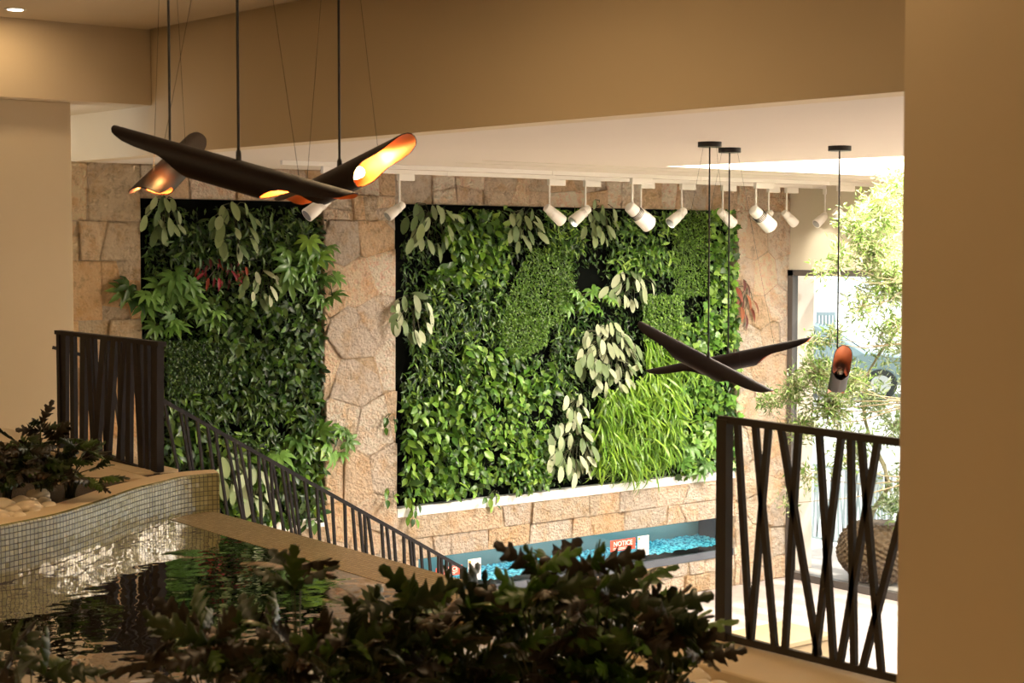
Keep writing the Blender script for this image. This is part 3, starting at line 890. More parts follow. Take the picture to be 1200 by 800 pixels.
def clump(name, label, cat, cx_, cy_, rx, ry, tpl, n_, size, cols, matl='leaf_wall', group=None, out=.22, stemcol='stem', droop=.7, face=-.9):
    """a plant rooted at the wall, leaves fanning out on short stems inside the ellipse"""
    rootp = wpt(cx_, cy_ - ry * .55, 0)
    root = empty(name, tuple(rootp), label, cat, group)
    P = []; D = []; N_ = []; st = MB()
    for i in range(n_):
        an = 2 * math.pi * (i + random.random()) / n_; rr_ = math.sqrt(random.uniform(.05, 1)) 
        px = cx_ + rx * .85 * rr_ * math.cos(an); py = cy_ + ry * .85 * rr_ * math.sin(an) - size * 35
        dep = random.uniform(.45, 1.0) * out
        p = wpt(px, py, dep)
        mid = (Vector(rootp) + p) / 2 + Vector((0, -.05, .06))
        st.tube([rootp, mid, p], .005, 5, False)
        sx = (px - cx_) / max(rx, 1)
        P.append(tuple(p)); D.append((sx * .55 + random.gauss(0, .22), -random.uniform(.15, .5), -droop + random.gauss(0, .25))); N_.append((sx * .5 + random.gauss(0, .2), face, .35 + random.gauss(0, .2)))
    V, Fq = place(tpl, np.array(P), np.array(D), np.array(N_), size * (1 + rng.uniform(-.25, .2, n_)))
    np_mesh('foliage', V, [Fq], tints(n_, len(TPL[tpl][0]), cols, .22), M[matl], root, tuple(rootp))
    st.build('stems', M[stemcol], root)
    return root

# panels: backing, edge strip, trough sill
def panel(x0, x1, label):
    r = empty('living_wall_panel', (x0, BP, PB), label, 'green wall panel')
    MB().box(x0, x1, BP, BP + .06, PB - .1, PT).build('backing_board', M['board'], r)
    MB().box(x0 + .01, x1 - .01, B_ST + .0, BP + .0, PB - .12, PB + .0).build('sill', M['sill'], r, bevel=.005)
    return r
panel(P1L, P1R, 'black backed green wall panel with a white sill behind the stair railing, left of the stone column')
panel(P2L, P2R, 'wide black backed green wall panel with a long white sill above the tank window')

HOLES1 = [(360, 250, 14, 8), (215, 380, 25, 6), (275, 500, 12, 10), (300, 385, 12, 6), (330, 500, 10, 10), (240, 250, 25, 8)]
HOLES2 = [(692, 328, 20, 22), (630, 482, 12, 8), (700, 475, 22, 10), (585, 470, 12, 10), (583, 575, 16, 12), (520, 300, 14, 12), (690, 560, 14, 10), (475, 420, 8, 30), (596, 330, 6, 10), (478, 600, 30, 8), (578, 530, 9, 12)]
# base layers
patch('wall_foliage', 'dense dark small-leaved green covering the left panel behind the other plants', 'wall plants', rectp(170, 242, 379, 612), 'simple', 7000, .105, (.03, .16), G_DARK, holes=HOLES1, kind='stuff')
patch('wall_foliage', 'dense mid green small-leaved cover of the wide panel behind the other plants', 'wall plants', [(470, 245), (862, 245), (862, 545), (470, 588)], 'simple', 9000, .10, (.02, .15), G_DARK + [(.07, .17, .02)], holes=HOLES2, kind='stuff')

PATCHES = [
 ('vine', 'glossy pothos vine at the top left of the wide panel right of the silver plant', [(525, 245), (592, 245), (600, 330), (500, 335), (520, 300)], 'oval', 420, .15, (.12, .26), G_VINE),
 ('vine', 'dense green vine on the left edge of the wide panel below the silver plant', [(470, 400), (560, 385), (560, 470), (472, 480)], 'slim', 380, .14, (.12, .26), G_DARK + G_VINE),
 ('vine', 'bright heart-leaved vine in the lower left corner of the wide panel', [(472, 470), (570, 450), (575, 574), (475, 584)], 'oval', 480, .16, (.12, .30), G_VINE + G_BRIGHT[:2]),
 ('vine', 'fine-leaved trailing vine in the lower middle of the wide panel', [(575, 450), (640, 440), (640, 566), (578, 572)], 'oval', 420, .12, (.12, .28), G_VINE + G_BRIGHT),
 ('vine', 'light green vine in the centre of the wide panel below the moss', [(540, 400), (600, 410), (660, 430), (640, 480), (540, 480)], 'oval', 320, .15, (.12, .28), G_BRIGHT + G_VINE),
 ('shrubby_plant', 'narrow-leaved green plant left of the moss cushions on the wide panel', [(500, 320), (595, 325), (590, 400), (490, 395)], 'slim', 460, .13, (.12, .26), G_VINE + G_DARK),
 ('shrubby_plant', 'narrow-leaved plant under the track lamps between silver plants on the wide panel', [(635, 245), (685, 245), (685, 300), (640, 300)], 'slim', 300, .11, (.12, .24), G_VINE + G_BRIGHT[:1]),
 ('shrubby_plant', 'dark narrow-leaved plant between the moss and the large silver plant', [(650, 380), (690, 370), (670, 470), (640, 450)], 'slim', 220, .13, (.10, .24), G_DARK + G_VINE),
 ('shrubby_plant', 'green narrow-leaved plant right of the dark gap near the wide panel top', [(715, 260), (785, 245), (790, 320), (720, 320)], 'slim', 330, .14, (.12, .26), G_VINE + G_BRIGHT[:1]),
 ('moss_cushion', 'upright moss-like green cushion in the upper middle of the wide panel', [(622, 290), (670, 288), (674, 345), (655, 385), (625, 380), (590, 372), (600, 330)], 'tiny', 3000, .045, (.16, .26), G_MOSS),
 ('moss_cushion', 'lower lobe of moss-like green left of the silver plant on the wide panel', [(584, 372), (645, 372), (640, 405), (615, 418), (588, 405)], 'tiny', 1700, .045, (.16, .28), G_MOSS),
 ('moss_cushion', 'tall strip of moss-like green near the right top of the wide panel', [(787, 246), (828, 246), (832, 345), (790, 350)], 'tiny', 2600, .045, (.14, .22), G_MOSS),
 ('fern', 'fine yellow-green fern just behind the left tip of the crossed lamps', [(752, 345), (800, 345), (800, 395), (755, 400)], 'tiny', 1500, .055, (.14, .26), G_MOSS + G_BRIGHT[:1]),
 ('grass_plant', 'arching bright grass above the crossed lamps, beside the large silver plant', [(752, 400), (800, 395), (830, 440), (760, 440)], 'blade', 260, .32, (.12, .28), G_GRASS),
 ('grass_plant', 'large cascade of bright grass spilling over the white sill', [(700, 462), (740, 440), (800, 440), (790, 530), (740, 552), (700, 540)], 'blade', 800, .42, (.12, .30), G_GRASS),
 ('ivy', 'ivy climbing the right edge of the wide panel behind the pendant cables', [(828, 245), (862, 245), (866, 400), (820, 400), (832, 330)], 'ivy', 420, .12, (.12, .26), G_VINE + G_BRIGHT),
 ('ivy', 'ivy trailing in the lower right corner of the wide panel beneath the crossed lamps', [(790, 455), (866, 430), (866, 545), (790, 560)], 'ivy', 480, .125, (.12, .28), G_BRIGHT + G_VINE),
 ('ivy', 'ivy around the middle of the crossed lamps on the wide panel', [(795, 370), (866, 370), (866, 435), (800, 440)], 'ivy', 260, .12, (.12, .26), G_VINE + G_BRIGHT),
 ('vine', 'small green vine hanging over the sill between silver plant and grass', [(690, 480), (712, 470), (712, 552), (695, 560)], 'oval', 110, .13, (.14, .28), G_VINE),
 ('vine', 'drooping green vine over the sill left of the lower silver plant', [(600, 520), (640, 500), (645, 570), (605, 576)], 'oval', 200, .13, (.14, .28), G_VINE),
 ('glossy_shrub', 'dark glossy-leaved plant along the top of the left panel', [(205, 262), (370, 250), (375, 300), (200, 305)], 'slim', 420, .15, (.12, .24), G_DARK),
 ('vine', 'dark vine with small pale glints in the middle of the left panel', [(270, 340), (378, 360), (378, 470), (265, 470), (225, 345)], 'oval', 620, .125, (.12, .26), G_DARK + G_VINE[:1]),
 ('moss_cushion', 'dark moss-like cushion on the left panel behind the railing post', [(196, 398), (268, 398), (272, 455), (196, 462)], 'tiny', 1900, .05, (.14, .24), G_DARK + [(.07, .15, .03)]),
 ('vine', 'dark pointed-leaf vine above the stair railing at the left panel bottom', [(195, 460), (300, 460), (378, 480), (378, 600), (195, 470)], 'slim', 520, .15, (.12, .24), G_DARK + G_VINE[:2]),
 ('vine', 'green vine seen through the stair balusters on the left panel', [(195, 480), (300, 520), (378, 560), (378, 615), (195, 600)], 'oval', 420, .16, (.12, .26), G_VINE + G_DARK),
]
for nm, lab, poly, tpl, n_, sz, dp, cols in PATCHES:
    patch(nm, lab, nm.replace('_', ' '), poly, tpl, n_, sz, dp, cols, holes=HOLES2 + HOLES1 if tpl != 'blade' else (), spread=(.35, .45, 1.0) if tpl in ('blade',) else (.7, .5, .9))

SILV = [
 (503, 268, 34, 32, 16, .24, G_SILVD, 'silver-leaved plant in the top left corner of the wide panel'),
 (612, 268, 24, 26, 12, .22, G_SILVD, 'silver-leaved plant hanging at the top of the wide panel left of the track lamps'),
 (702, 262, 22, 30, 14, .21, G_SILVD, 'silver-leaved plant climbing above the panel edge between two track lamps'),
 (738, 342, 34, 24, 18, .22, G_SILV, 'pale silver plant right of the dark gap in the wide panel'),
 (714, 422, 46, 46, 52, .23, G_SILV, 'largest mass of pale silver leaves, above the bright grass'),
 (478, 372, 32, 30, 16, .22, G_SILV, 'silver plant reaching over the stone column from the left edge of the wide panel'),
 (672, 530, 38, 38, 34, .24, G_SILV, 'silver plant hanging down to the sill left of the bright grass'),
 (676, 480, 18, 20, 10, .2, G_SILV, 'small silver plant just above the lower silver plant'),
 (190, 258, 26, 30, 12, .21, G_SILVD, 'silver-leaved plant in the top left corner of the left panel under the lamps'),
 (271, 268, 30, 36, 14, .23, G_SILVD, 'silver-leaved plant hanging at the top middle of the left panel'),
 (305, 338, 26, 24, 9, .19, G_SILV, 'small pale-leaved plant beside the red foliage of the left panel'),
 (268, 560, 20, 30, 10, .28, [(.34, .42, .22), (.28, .36, .17)], 'broad pale-leaved plant behind the stair balusters'),
 (298, 575, 20, 28, 9, .28, [(.34, .42, .22), (.40, .46, .28)], 'broad pale-leaved plant lowest behind the stair balusters, right of its twin'),
]
for cx_, cy_, rx, ry, n_, sz, cols, lab in SILV:
    n_ = int(n_ * 1.5); sz *= .9
    clump('silver_leaf_plant', lab, 'silver plant', cx_, cy_, rx, ry, 'silver', n_, sz, cols, 'leaf_silver', out=.34)
PALM = [
 (153, 348, 14, 12, 3, .30, G_DARK, 'dark fatsia leaf reaching over the left stone pillar'),
 (182, 350, 24, 22, 7, .27, G_PALM, 'fatsia near the left edge of the left panel'),
 (208, 335, 20, 26, 6, .26, G_PALM, 'fatsia beside the red foliage, left side of the left panel'),
 (198, 378, 22, 16, 6, .24, G_PALM, 'pale fatsia just above the railing post on the left panel'),
 (240, 368, 20, 14, 5, .22, G_PALM, 'small fatsia in the left middle of the left panel'),
 (345, 312, 26, 26, 9, .29, G_PALM, 'large fatsia in the upper right of the left panel'),
 (368, 300, 22, 28, 9, .27, G_BRIGHT[:2] + G_PALM, 'bright fatsia at the top right edge of the left panel'),
 (380, 335, 18, 22, 7, .22, G_PALM, 'fatsia overlapping the stone column at the left panel edge'),
 (345, 530, 26, 26, 8, .28, G_PALM, 'fatsia above the stair railing in the lower right of the left panel'),
 (398, 515, 20, 24, 8, .24, G_BRIGHT[:2] + G_PALM, 'fatsia spreading over the stone column above the stair railing'),
 (372, 510, 22, 26, 9, .24, G_VINE, 'dense fatsia at the lower right edge of the left panel'),
 (700, 350, 24, 16, 8, .22, G_BRIGHT, 'bright fatsia below the dark gap of the wide panel'),
 (672, 352, 18, 16, 5, .22, G_PALM, 'small fatsia right of the upright moss cushion'),
 (812, 535, 28, 24, 8, .30, G_PALM, 'fatsia hanging to the sill at the lower right of the wide panel'),
 (828, 510, 20, 24, 8, .26, G_BRIGHT, 'bright fatsia beside the right railing post'),
 (760, 300, 20, 20, 8, .22, G_BRIGHT, 'bright-leaved fatsia under the large pair of track lamps'),
]
for cx_, cy_, rx, ry, n_, sz, cols, lab in PALM:
    clump('fatsia', lab, 'fatsia', cx_, cy_ + 6, rx, ry, 'palm', n_, sz * .84, cols, 'leaf_wall', out=.32, droop=.35)
clump('red_leaf_plant', 'red-leaved plant sticking out over the stone at the right edge of the wide panel', 'red plant', 872, 356, 14, 26, 'slim', 12, .24, G_RED, 'leaf_silver', out=.3, stemcol='stem')
clump('red_leaf_plant', 'dark red foliage in the upper middle of the left panel', 'red plant', 262, 318, 36, 18, 'slim', 26, .14, [(.22, .02, .03), (.3, .06, .03), (.1, .02, .02)], 'leaf_silver', out=.2)
# stray tendrils over the stone
for i, (px, py, n_, lab) in enumerate(((452, 498, 5, 'tiny vine tendril on the stone column at mid height'), (450, 585, 6, 'vine tendril on the stone column just above the stair railing end'),
                                       (480, 602, 10, 'vine tendril crossing the left end of the long white sill'), (574, 588, 8, 'vine tendril dangling over the sill left of centre'))):
    r = clump('vine_tendril', lab, 'vine tendril', px + 4, py, 10, 14, 'oval', n_, .12, G_VINE + G_BRIGHT[:1], 'leaf_wall', out=.27)

# ------------------------------------------------------------------ tank window in the stone wall
tk = empty('tank_window', (SL0, B_ST, SLB), 'long teal tank window with turquoise water set low in the stone wall', 'tank window')
D = 0.73
MB().box(SL0, SL1, B_ST + D, B_ST + D + .05, SLB - .3, SLT).build('back_panel', M['teal'], tk)
t_ = MB(); t_.box(SL0, SL1, B_ST + .05, B_ST + D, SLT, SLT + .04); t_.box(SL0 - .03, SL0, B_ST + .05, B_ST + D, SLB - .3, SLT)
t_.build('lining', M['teal'], tk)
MB().box(SL1 - .03, SL1, B_ST + .10, B_ST + D, SLB - .1, SLT).build('end_panel', M['navy'], tk)
MB().box(SL0, SL1, B_ST + .0, B_ST + .07, SLB, SLB + .10).build('lower_frame', mat('grey_frame', (.09, .10, .12), .4), tk)
def turq():
    m, nt, b, out = new_mat('turquoise_ripple')
    N = nt.nodes.new; L = nt.links.new
    tc = N('ShaderNodeTexCoord'); v = N('ShaderNodeTexNoise'); v.inputs['Scale'].default_value = 22; v.inputs['Detail'].default_value = 2
    L(tc.outputs['Object'], v.inputs['Vector'])
    r = N('ShaderNodeValToRGB'); r.color_ramp.elements[0].position = .4; r.color_ramp.elements[0].color = (.0, .18, .30, 1)
    r.color_ramp.elements[1].position = .6; r.color_ramp.elements[1].color = (.10, .62, .78, 1)
    L(v.outputs['Fac'], r.inputs[0]); L(r.outputs[0], b.inputs['Base Color'])
    bp = N('ShaderNodeBump'); bp.inputs['Distance'].default_value = .05; L(v.outputs['Fac'], bp.inputs['Height']); L(bp.outputs[0], b.inputs['Normal'])
    b.inputs['Roughness'].default_value = .2
    return m
tw = MB(); nx_, ny_ = 120, 14
vs = []; fs = []
for j in range(ny_ + 1):
    for i in range(nx_ + 1):
        x = SL0 + (SL1 - .04 - SL0) * i / nx_; y = B_ST + .09 + (D - .1) * j / ny_
        vs.append((x, y, SLB + .17 + random.uniform(-.02, .02) + .05 * j / ny_))
for j in range(ny_):
    for i in range(nx_):
        a = j * (nx_ + 1) + i; fs.append((a, a + 1, a + nx_ + 2, a + nx_ + 1))
tw.add(vs, fs, True)
tag(tw.build('tank_water', turq()), 'rippling turquoise water inside the tank window', 'water', kind='stuff')
MB().box(SL0, SL1, B_ST + .035, B_ST + .047, SLB + .1, SLT).build('pane', M['glass'], tk)

tl = bpy.data.lights.new('tank_fill', 'AREA'); tl.shape = 'RECTANGLE'; tl.size = 5.4; tl.size_y = .5; tl.energy = 26; tl.color = (1, 1, 1)  # added fill light that brightens the tank inside, no fixture there
tlo = bpy.data.objects.new('tank_fill', tl); C.objects.link(tlo); tlo.parent = tk; tlo.location = (2.75, .6, SLT - SLB - .01)
def text_mesh(txt, size, mm, name, parent, loc, depth=.002):
    cu = bpy.data.curves.new(name, 'FONT'); cu.body = txt; cu.size = size; cu.extrude = depth; cu.align_x = 'CENTER'; cu.align_y = 'CENTER'
    ob = bpy.data.objects.new(name + '_t', cu); C.objects.link(ob)
    bpy.context.view_layer.update()
    me = bpy.data.meshes.new_from_object(ob.evaluated_get(bpy.context.evaluated_depsgraph_get()))
    bpy.data.objects.remove(ob)
    me.materials.clear(); me.materials.append(mm)
    o = bpy.data.objects.new(name, me); C.objects.link(o); o.parent = parent; o.location = loc; o.rotation_euler = (math.radians(90), 0, 0)
    return o
def notice(x0, x1, z0, z1, lab):
    r = empty('notice_sign', ((x0 + x1) / 2, B_ST + .034, (z0 + z1) / 2), lab, 'sign')
    MB().prism([(0, 0)] * 0 or [(x0, B_ST + .026), (x1, B_ST + .026), (x1, B_ST + .034), (x0, B_ST + .034)], z0, z1).build('plate', M['red_sign'], r, bevel=.003)
    text_mesh('NOTICE', (z1 - z0) * .62, M['white_paint'], 'lettering', r, (0, -.010, .02))
    m = MB(); 
    for k in range(2): m.box(x0 + .05, x1 - .12 + .04 * k, B_ST + .022, B_ST + .026, z0 + .02 + .018 * k, z0 + .026 + .018 * k)
    m.build('small_print', M['white_paint'], r)
def paper(x0, x1, z0, z1, lab):
    r = empty('notice_sheet', ((x0 + x1) / 2, B_ST + .034, (z0 + z1) / 2), lab, 'notice sheet')
    MB().box(x0, x1, B_ST + .028, B_ST + .034, z0, z1).build('sheet', M['white_paint'], r)
    m = MB(); 
    for k in range(11):
        z = z1 - .09 - k * (z1 - z0 - .13) / 11
        m.box(x0 + .025, x1 - .03 - (k % 3) * .01, B_ST + .024, B_ST + .028, z, z + .006)
    m.build('print_lines', M['grey_print'], r)
    MB().box(x0 + .01, x0 + .045, B_ST + .023, B_ST + .028, z1 - .05, z1 - .015).build('orange_mark', M['orange'], r)
def bx(px): return on_b(B_ST, px, 600).x
z_of = lambda px, py: on_b(B_ST, px, py).z
notice(bx(717), bx(746), z_of(731, 645), z_of(731, 632), 'small red NOTICE sign on the tank glass left of the right-hand white sheet')
paper(bx(749), bx(762), z_of(755, 651), z_of(755, 628), 'white notice sheet at the right of the tank window')
notice(bx(512), bx(543), z_of(528, 675), z_of(528, 664), 'small red NOTICE sign behind the lower end of the stair railing')
paper(bx(550), bx(565), z_of(557, 680), z_of(557, 655), 'white notice sheet at the left of the tank window beside the railing end')

# ------------------------------------------------------------------ tube pendants
def tube_lamp_meshes(L_, r):
    n_ = 72; m_ = 28
    def cfun(s):
        ks = [(0, .985), (.012, .80), (.03, .55), (.08, .25), (.14, .10), (.24, .0), (.285, -.25), (.325, -.7), (.35, -1.0), (.5, -1.0)]
        for (a, b), (c, d) in zip(ks, ks[1:]):
            if s <= c: return b + (d - b) * (s - a) / (c - a)
        return -1
    xs = [i / n_ for i in range(n_ + 1)]
    extra = [.006, .02, .045, .30, .31, .335, .345]; xs = sorted(xs + extra + [1 - e for e in extra])
    def shell(rad):
        V = []
        for s in xs:
            h = math.acos(max(-1, min(1, cfun(min(s, 1 - s)))))
            for k in range(m_ + 1):
                th = -h + 2 * h * k / m_
                V.append(((s - .5) * L_, rad * math.sin(th), rad * math.cos(th)))
        return V
    N_ = len(xs); w_ = m_ + 1
    q = [(i * w_ + k, i * w_ + k + 1, (i + 1) * w_ + k + 1, (i + 1) * w_ + k) for i in range(N_ - 1) for k in range(m_)]
    outer = (shell(r), [tuple(f) for f in q])
    ri = r - .006
    inner = (shell(ri), [tuple(reversed(f)) for f in q])
    rimV = outer[0] + inner[0]; o_ = len(outer[0]); rf = []
    for i in range(N_ - 1):
        rf.append((i * w_, (i + 1) * w_, o_ + (i + 1) * w_, o_ + i * w_)); k = m_
        rf.append((i * w_ + k, o_ + i * w_ + k, o_ + (i + 1) * w_ + k, (i + 1) * w_ + k))
    for i in (0, N_ - 1):
        for k in range(m_): rf.append((i * w_ + k, i * w_ + k + 1, o_ + i * w_ + k + 1, o_ + i * w_ + k))
    return outer, inner, (rimV, rf)
LAMP_L, LAMP_R = 1.65, .084
bulb_on = emis('lit_bulb', (1.0, .62, .22), 30); bulb_off = mat('unlit_bulb', (.75, .72, .62), .3)
def local_mesh(name, VF, mm, root, smooth=True):
    me = bpy.data.meshes.new(name); me.from_pydata(VF[0], [], VF[1]); me.polygons.foreach_set('use_smooth', [smooth] * len(VF[1])); me.materials.append(mm); me.update()
    o = bpy.data.objects.new(name, me); C.objects.link(o); o.parent = root
    return o
LM = tube_lamp_meshes(LAMP_L, LAMP_R)
def pendant(e1, e2, tc, sign, roll, cable_px, zc, lit, label):
    """e1,e2: end pixels; sign +1 when e2 is the farther end"""
    lo, hi = 0.0, 1.2
    for _ in range(40):
        dl = (lo + hi) / 2
        if (at_t(tc - sign * dl, *e1) - at_t(tc + sign * dl, *e2)).length < LAMP_L: lo = dl
        else: hi = dl
    p1 = at_t(tc - sign * dl, *e1); p2 = at_t(tc + sign * dl, *e2)
    # ends given are the upper ridge tips, so the axis lies one radius lower
    ctr = (p1 + p2) / 2
    X = (p2 - p1).normalized(); Zv = (Vector((0, 0, 1)) - X * X.z).normalized(); Yv = Zv.cross(X)
    mtx = Matrix((X, Yv, Zv)).transposed() @ Matrix.Rotation(roll, 3, 'X')
    cz = mtx @ Vector((0, 0, 1)); ctr = ctr - cz * LAMP_R * .92
    root = empty('tube_pendant', tuple(ctr), label, 'pendant lamp')
    root.rotation_euler = mtx.to_euler()
    inv = mtx.inverted()
    Lc = lambda P: inv @ (Vector(P) - ctr)
    local_mesh('tube', LM[0], M['lamp_outer'], root); local_mesh('copper_lining', LM[1], M['copper'], root); local_mesh('rim', LM[2], M['lamp_outer'], root, False)
    for sgn in (-1, 1):
        b = MB().tube([(sgn * .10, 0, 0), (sgn * .15, 0, 0), (sgn * .19, 0, 0), (sgn * .25, 0, 0), (sgn * .27, 0, 0)], [.018, .018, .03, .032, .015], 12)
        o_ = b.build('bulb', bulb_on if lit else bulb_off, None); o_.parent = root
        hb = MB().tube([(sgn * .03, 0, 0), (sgn * .10, 0, 0)], [.06, .03], 12); h_ = hb.build('socket', M['black'], None); h_.parent = root
        if lit:
            l = bpy.data.lights.new('bulb_light', 'POINT'); l.energy = 9; l.color = (1.0, .52, .16); l.shadow_soft_size = .03
            lo_ = bpy.data.objects.new('bulb_light', l); C.objects.link(lo_); lo_.parent = root; lo_.location = (sgn * .34, 0, -.01)
    # cable attaches on the ridge at its pixel
    best = min((i / 200 for i in range(201)), key=lambda k: abs((lambda q: q[0])(proj(p1.lerp(p2, k))) - cable_px))
    att = p1.lerp(p2, best) if abs(X.dot(ray(600, 300).normalized())) < .97 else (p1 + p2) / 2
    top = Vector((att.x, att.y, zc))
    c = MB().tube([Lc(att), Lc(top)], .0075, 8); c_ = c.build('cable', M['black'], None); c_.parent = root
    g = MB().tube([Lc(att - Vector((0, 0, .02))), Lc(att + Vector((0, 0, .045))), Lc(att + Vector((0, 0, .06)))], [.016, .014, .008], 10); g_ = g.build('cable_grip', M['black'], None); g_.parent = root
    cn = MB().tube([Lc(top - Vector((0, 0, .045))), Lc(top)], .108, 32); k_ = cn.build('ceiling_canopy', M['black'], None); k_.parent = root
    for sgn in (-1, 1):
        k = .5 + sgn * .28
        q = p1.lerp(p2, k); tp = top + (q - att).normalized() * .08; tp.z = zc - .045
        wv = MB().tube([Lc(q), Lc(tp)], .0012, 5); w_ = wv.build('suspension_wire', M['steel_brown'], None); w_.parent = root
    return root
def proj(P):
    q = MR.transposed() @ (Vector(P) - EYE)
    return (600 + F * q.x / -q.z, 400 - F * q.y / -q.z)
pendant((135, 148), (417, 227), 8.6, -1, 0, 279, Z_UC, True, 'large dark tube pendant spanning in front of the other two lit pendants')
pendant((163, 220), (230, 156), 9.2, 1, 0, 190, Z_UC, True, 'dark tube pendant crossing behind the left end of the longest one')
pendant((330, 232), (480, 157), 9.3, -1, math.radians(-8), 398, Z_UC, True, 'tube pendant on the right of the lit trio, its copper end glowing yellow')
pendant((750, 377), (905, 458), 14.8, -1, 0, 830, Z_LC, False, 'unlit dark tube pendant slanting down to the right over the green wall')
pendant((757, 434), (951, 395), 15.6, -1, 0, 853, Z_LC, False, 'unlit dark tube pendant rising to the right, crossing behind the slanting one')
pendant((989, 405), (978, 458), 15.0, 1, 0, 981, Z_LC, False, 'tube pendant seen end-on with open copper mouth before the olive tree')

# ------------------------------------------------------------------ track lighting
def track(b, x0px, x1px, lab):
    z = Z_LC - .045
    p = on_b(b, x0px, 215); q = on_b(b, x1px, 215)
    r = empty('lighting_track', (p.x, b, Z_LC), lab, 'lighting track')
    MB().box(p.x, q.x, b - .022, b + .022, Z_LC - .05, Z_LC - .001).build('rail', M['white_metal'], r)
    for k in range(4):
        x = p.x + (q.x - p.x) * (k + .5) / 4
        MB().box(x - .015, x + .015, b - .028, b + .028, Z_LC - .055, Z_LC).build('clip', M['white_metal'], r)
    return r
BN, BF = 15.5, 16.45
track(BN, 330, 1040, 'nearer white ceiling track carrying the larger spotlights')
track(BF, 436, 1010, 'farther white ceiling track close along the stone wall')
def spot(b, stem_px, dirn, size, label, group=None, energy=60):
    """dirn: (a, b, z) direction the head points at"""
    p = on_b(b, stem_px, 217)
    r = empty('track_spotlight', (p.x, b, Z_LC - .05), label, 'spotlight', group)
    x = p.x
    MB().box(x - .02, x + .26 * size, b - .03, b + .03, Z_LC - .13, Z_LC - .05).build('adaptor', M['white_metal'], r, bevel=.004)
    zb = Z_LC - .13 - .30
    MB().tube([(x, b, Z_LC - .10), (x, b, zb)], .014, 10).build('stem', M['white_metal'], r)
    d = Vector(dirn).normalized(); c = Vector((x, b, zb - .02)); L2 = .34 * size; R = .078 * size
    s_ = c - d * .07; e_ = s_ + d * L2
    hd = MB().tube([s_, s_ + d * .012, s_ + d * L2 * .45, s_ + d * L2 * .55, s_ + d * L2 * .99, e_], [R * .62, R * .75, R * .86, R, R * 1.08, R * 1.04], 24)
    h = hd.build('head', M['white_metal'], r)
    MB().tube([e_ - d * .004, e_ + d * .004], R * .86, 24).build('lens', M['lens'], r)
    fn = MB()
    sd_ = d.cross(Vector((0, 0, 1))).normalized()
    for k in range(5): 
        q = s_ + d * L2 * (.30 + .05 * k); fn.tube([q, q + d * .006], R * .93, 20)
    fn.build('cooling_fin', M['steel_brown'] if size > 1.1 else M['white_metal'], r)
    MB().tube([c + sd_ * R * .5 + Vector((0, 0, .04)), c - sd_ * R * .5 + Vector((0, 0, .04))], .012, 8).build('joint', M['white_metal'], r)
    l = bpy.data.lights.new('spot_beam', 'SPOT'); l.energy = energy; l.color = (1, .90, .74); l.spot_size = math.radians(75); l.spot_blend = .8; l.shadow_soft_size = .05
    lo_ = bpy.data.objects.new('spot_beam', l); C.objects.link(lo_); lo_.parent = r; lo_.location = e_ + d * .02 - Vector(r.location); lo_.rotation_euler = d.to_track_quat('-Z', 'Y').to_euler()
LD = (-.66, -.1, -.62); RD = (.74, -.25, -.66)
LD = (-.95, .05, -.66); RD = (.98, .0, -.66)
spot(BN, 379, LD, .95, 'white track spotlight beneath the right tip of the longest pendant', energy=30)
spot(BF, 468, LD, .8, 'white track spotlight in front of the stone column', energy=40)
spot(BF, 644, RD, .95, 'small spotlight tilted right, first of those over the wide green panel')
spot(BF, 686, LD, .95, 'small spotlight tilted left in front of the climbing silver plant')
spot(BN, 741, RD, 1.25, 'larger left spotlight of the nearer track above the wide panel', energy=120)
spot(BF, 751, RD, .9, 'small spotlight half hidden behind the larger left one')
spot(BF, 799, LD, .95, 'small spotlight tilted left before the moss strip, left of the first pendant cable')
spot(BF, 847, RD, .95, 'small spotlight between the two pendant cables')
spot(BN, 886, RD, 1.25, 'larger spotlight of the nearer track before the right stone pillar', energy=120)
spot(BF, 901, LD, .8, 'small spotlight half hidden behind the larger one at the right stone pillar')
spot(BF, 922, RD, .85, 'small spotlight at the right edge of the stone wall', energy=25)
spot(BF, 967, LD, .85, 'small spotlight tilted left in front of the beige wall', energy=30)
spot(BN, 983, RD, 1.2, 'larger spotlight behind the third pendant cable', energy=25)
spot(BF, 989, RD, .85, 'small spotlight close beside the olive foliage at the right', energy=15)

# recessed downlights of the upper ceiling (first one visible)
for i, p in enumerate([on_z(Z_UC, 18, 10.5), Vector((-1.0, 6.5, Z_UC)), Vector((3.5, 3.0, Z_UC)), Vector((0.5, 10.0, Z_UC)), Vector((5.5, 8.5, Z_UC)), Vector((-3.5, 9.0, Z_UC)), Vector((2.0, -1.5, Z_UC))]):
    if i == 0:
        r = empty('recessed_downlight', (p.x, p.y, Z_UC), 'small round recessed downlight in the upper ceiling at the top left corner', 'downlight')
        MB().tube([(p.x, p.y, Z_UC - .008), (p.x, p.y, Z_UC + .001)], .10, 28).build('trim_ring', M['beige_wall'], r)
        MB().tube([(p.x, p.y, Z_UC - .011), (p.x, p.y, Z_UC - .004)], .072, 28).build('diffuser', emis('warm_diffuser', (1, .9, .72), 9), r)
    else:
        r = empty('recessed_downlight', (p.x, p.y, Z_UC), 'small round recessed downlight in the upper ceiling outside the picture', 'downlight', 'downlights out of the picture')
        MB().tube([(p.x, p.y, Z_UC - .008), (p.x, p.y, Z_UC + .001)], .10, 16).build('trim_ring', M['beige_wall'], r)
    l = bpy.data.lights.new('downlight_lamp', 'AREA'); l.shape = 'DISK'; l.size = .3; l.energy = 9 if i == 0 else 58; l.color = (1, .69, .37)
    lo_ = bpy.data.objects.new('downlight_lamp', l); C.objects.link(lo_); lo_.parent = r; lo_.location = (0, 0, -.02)

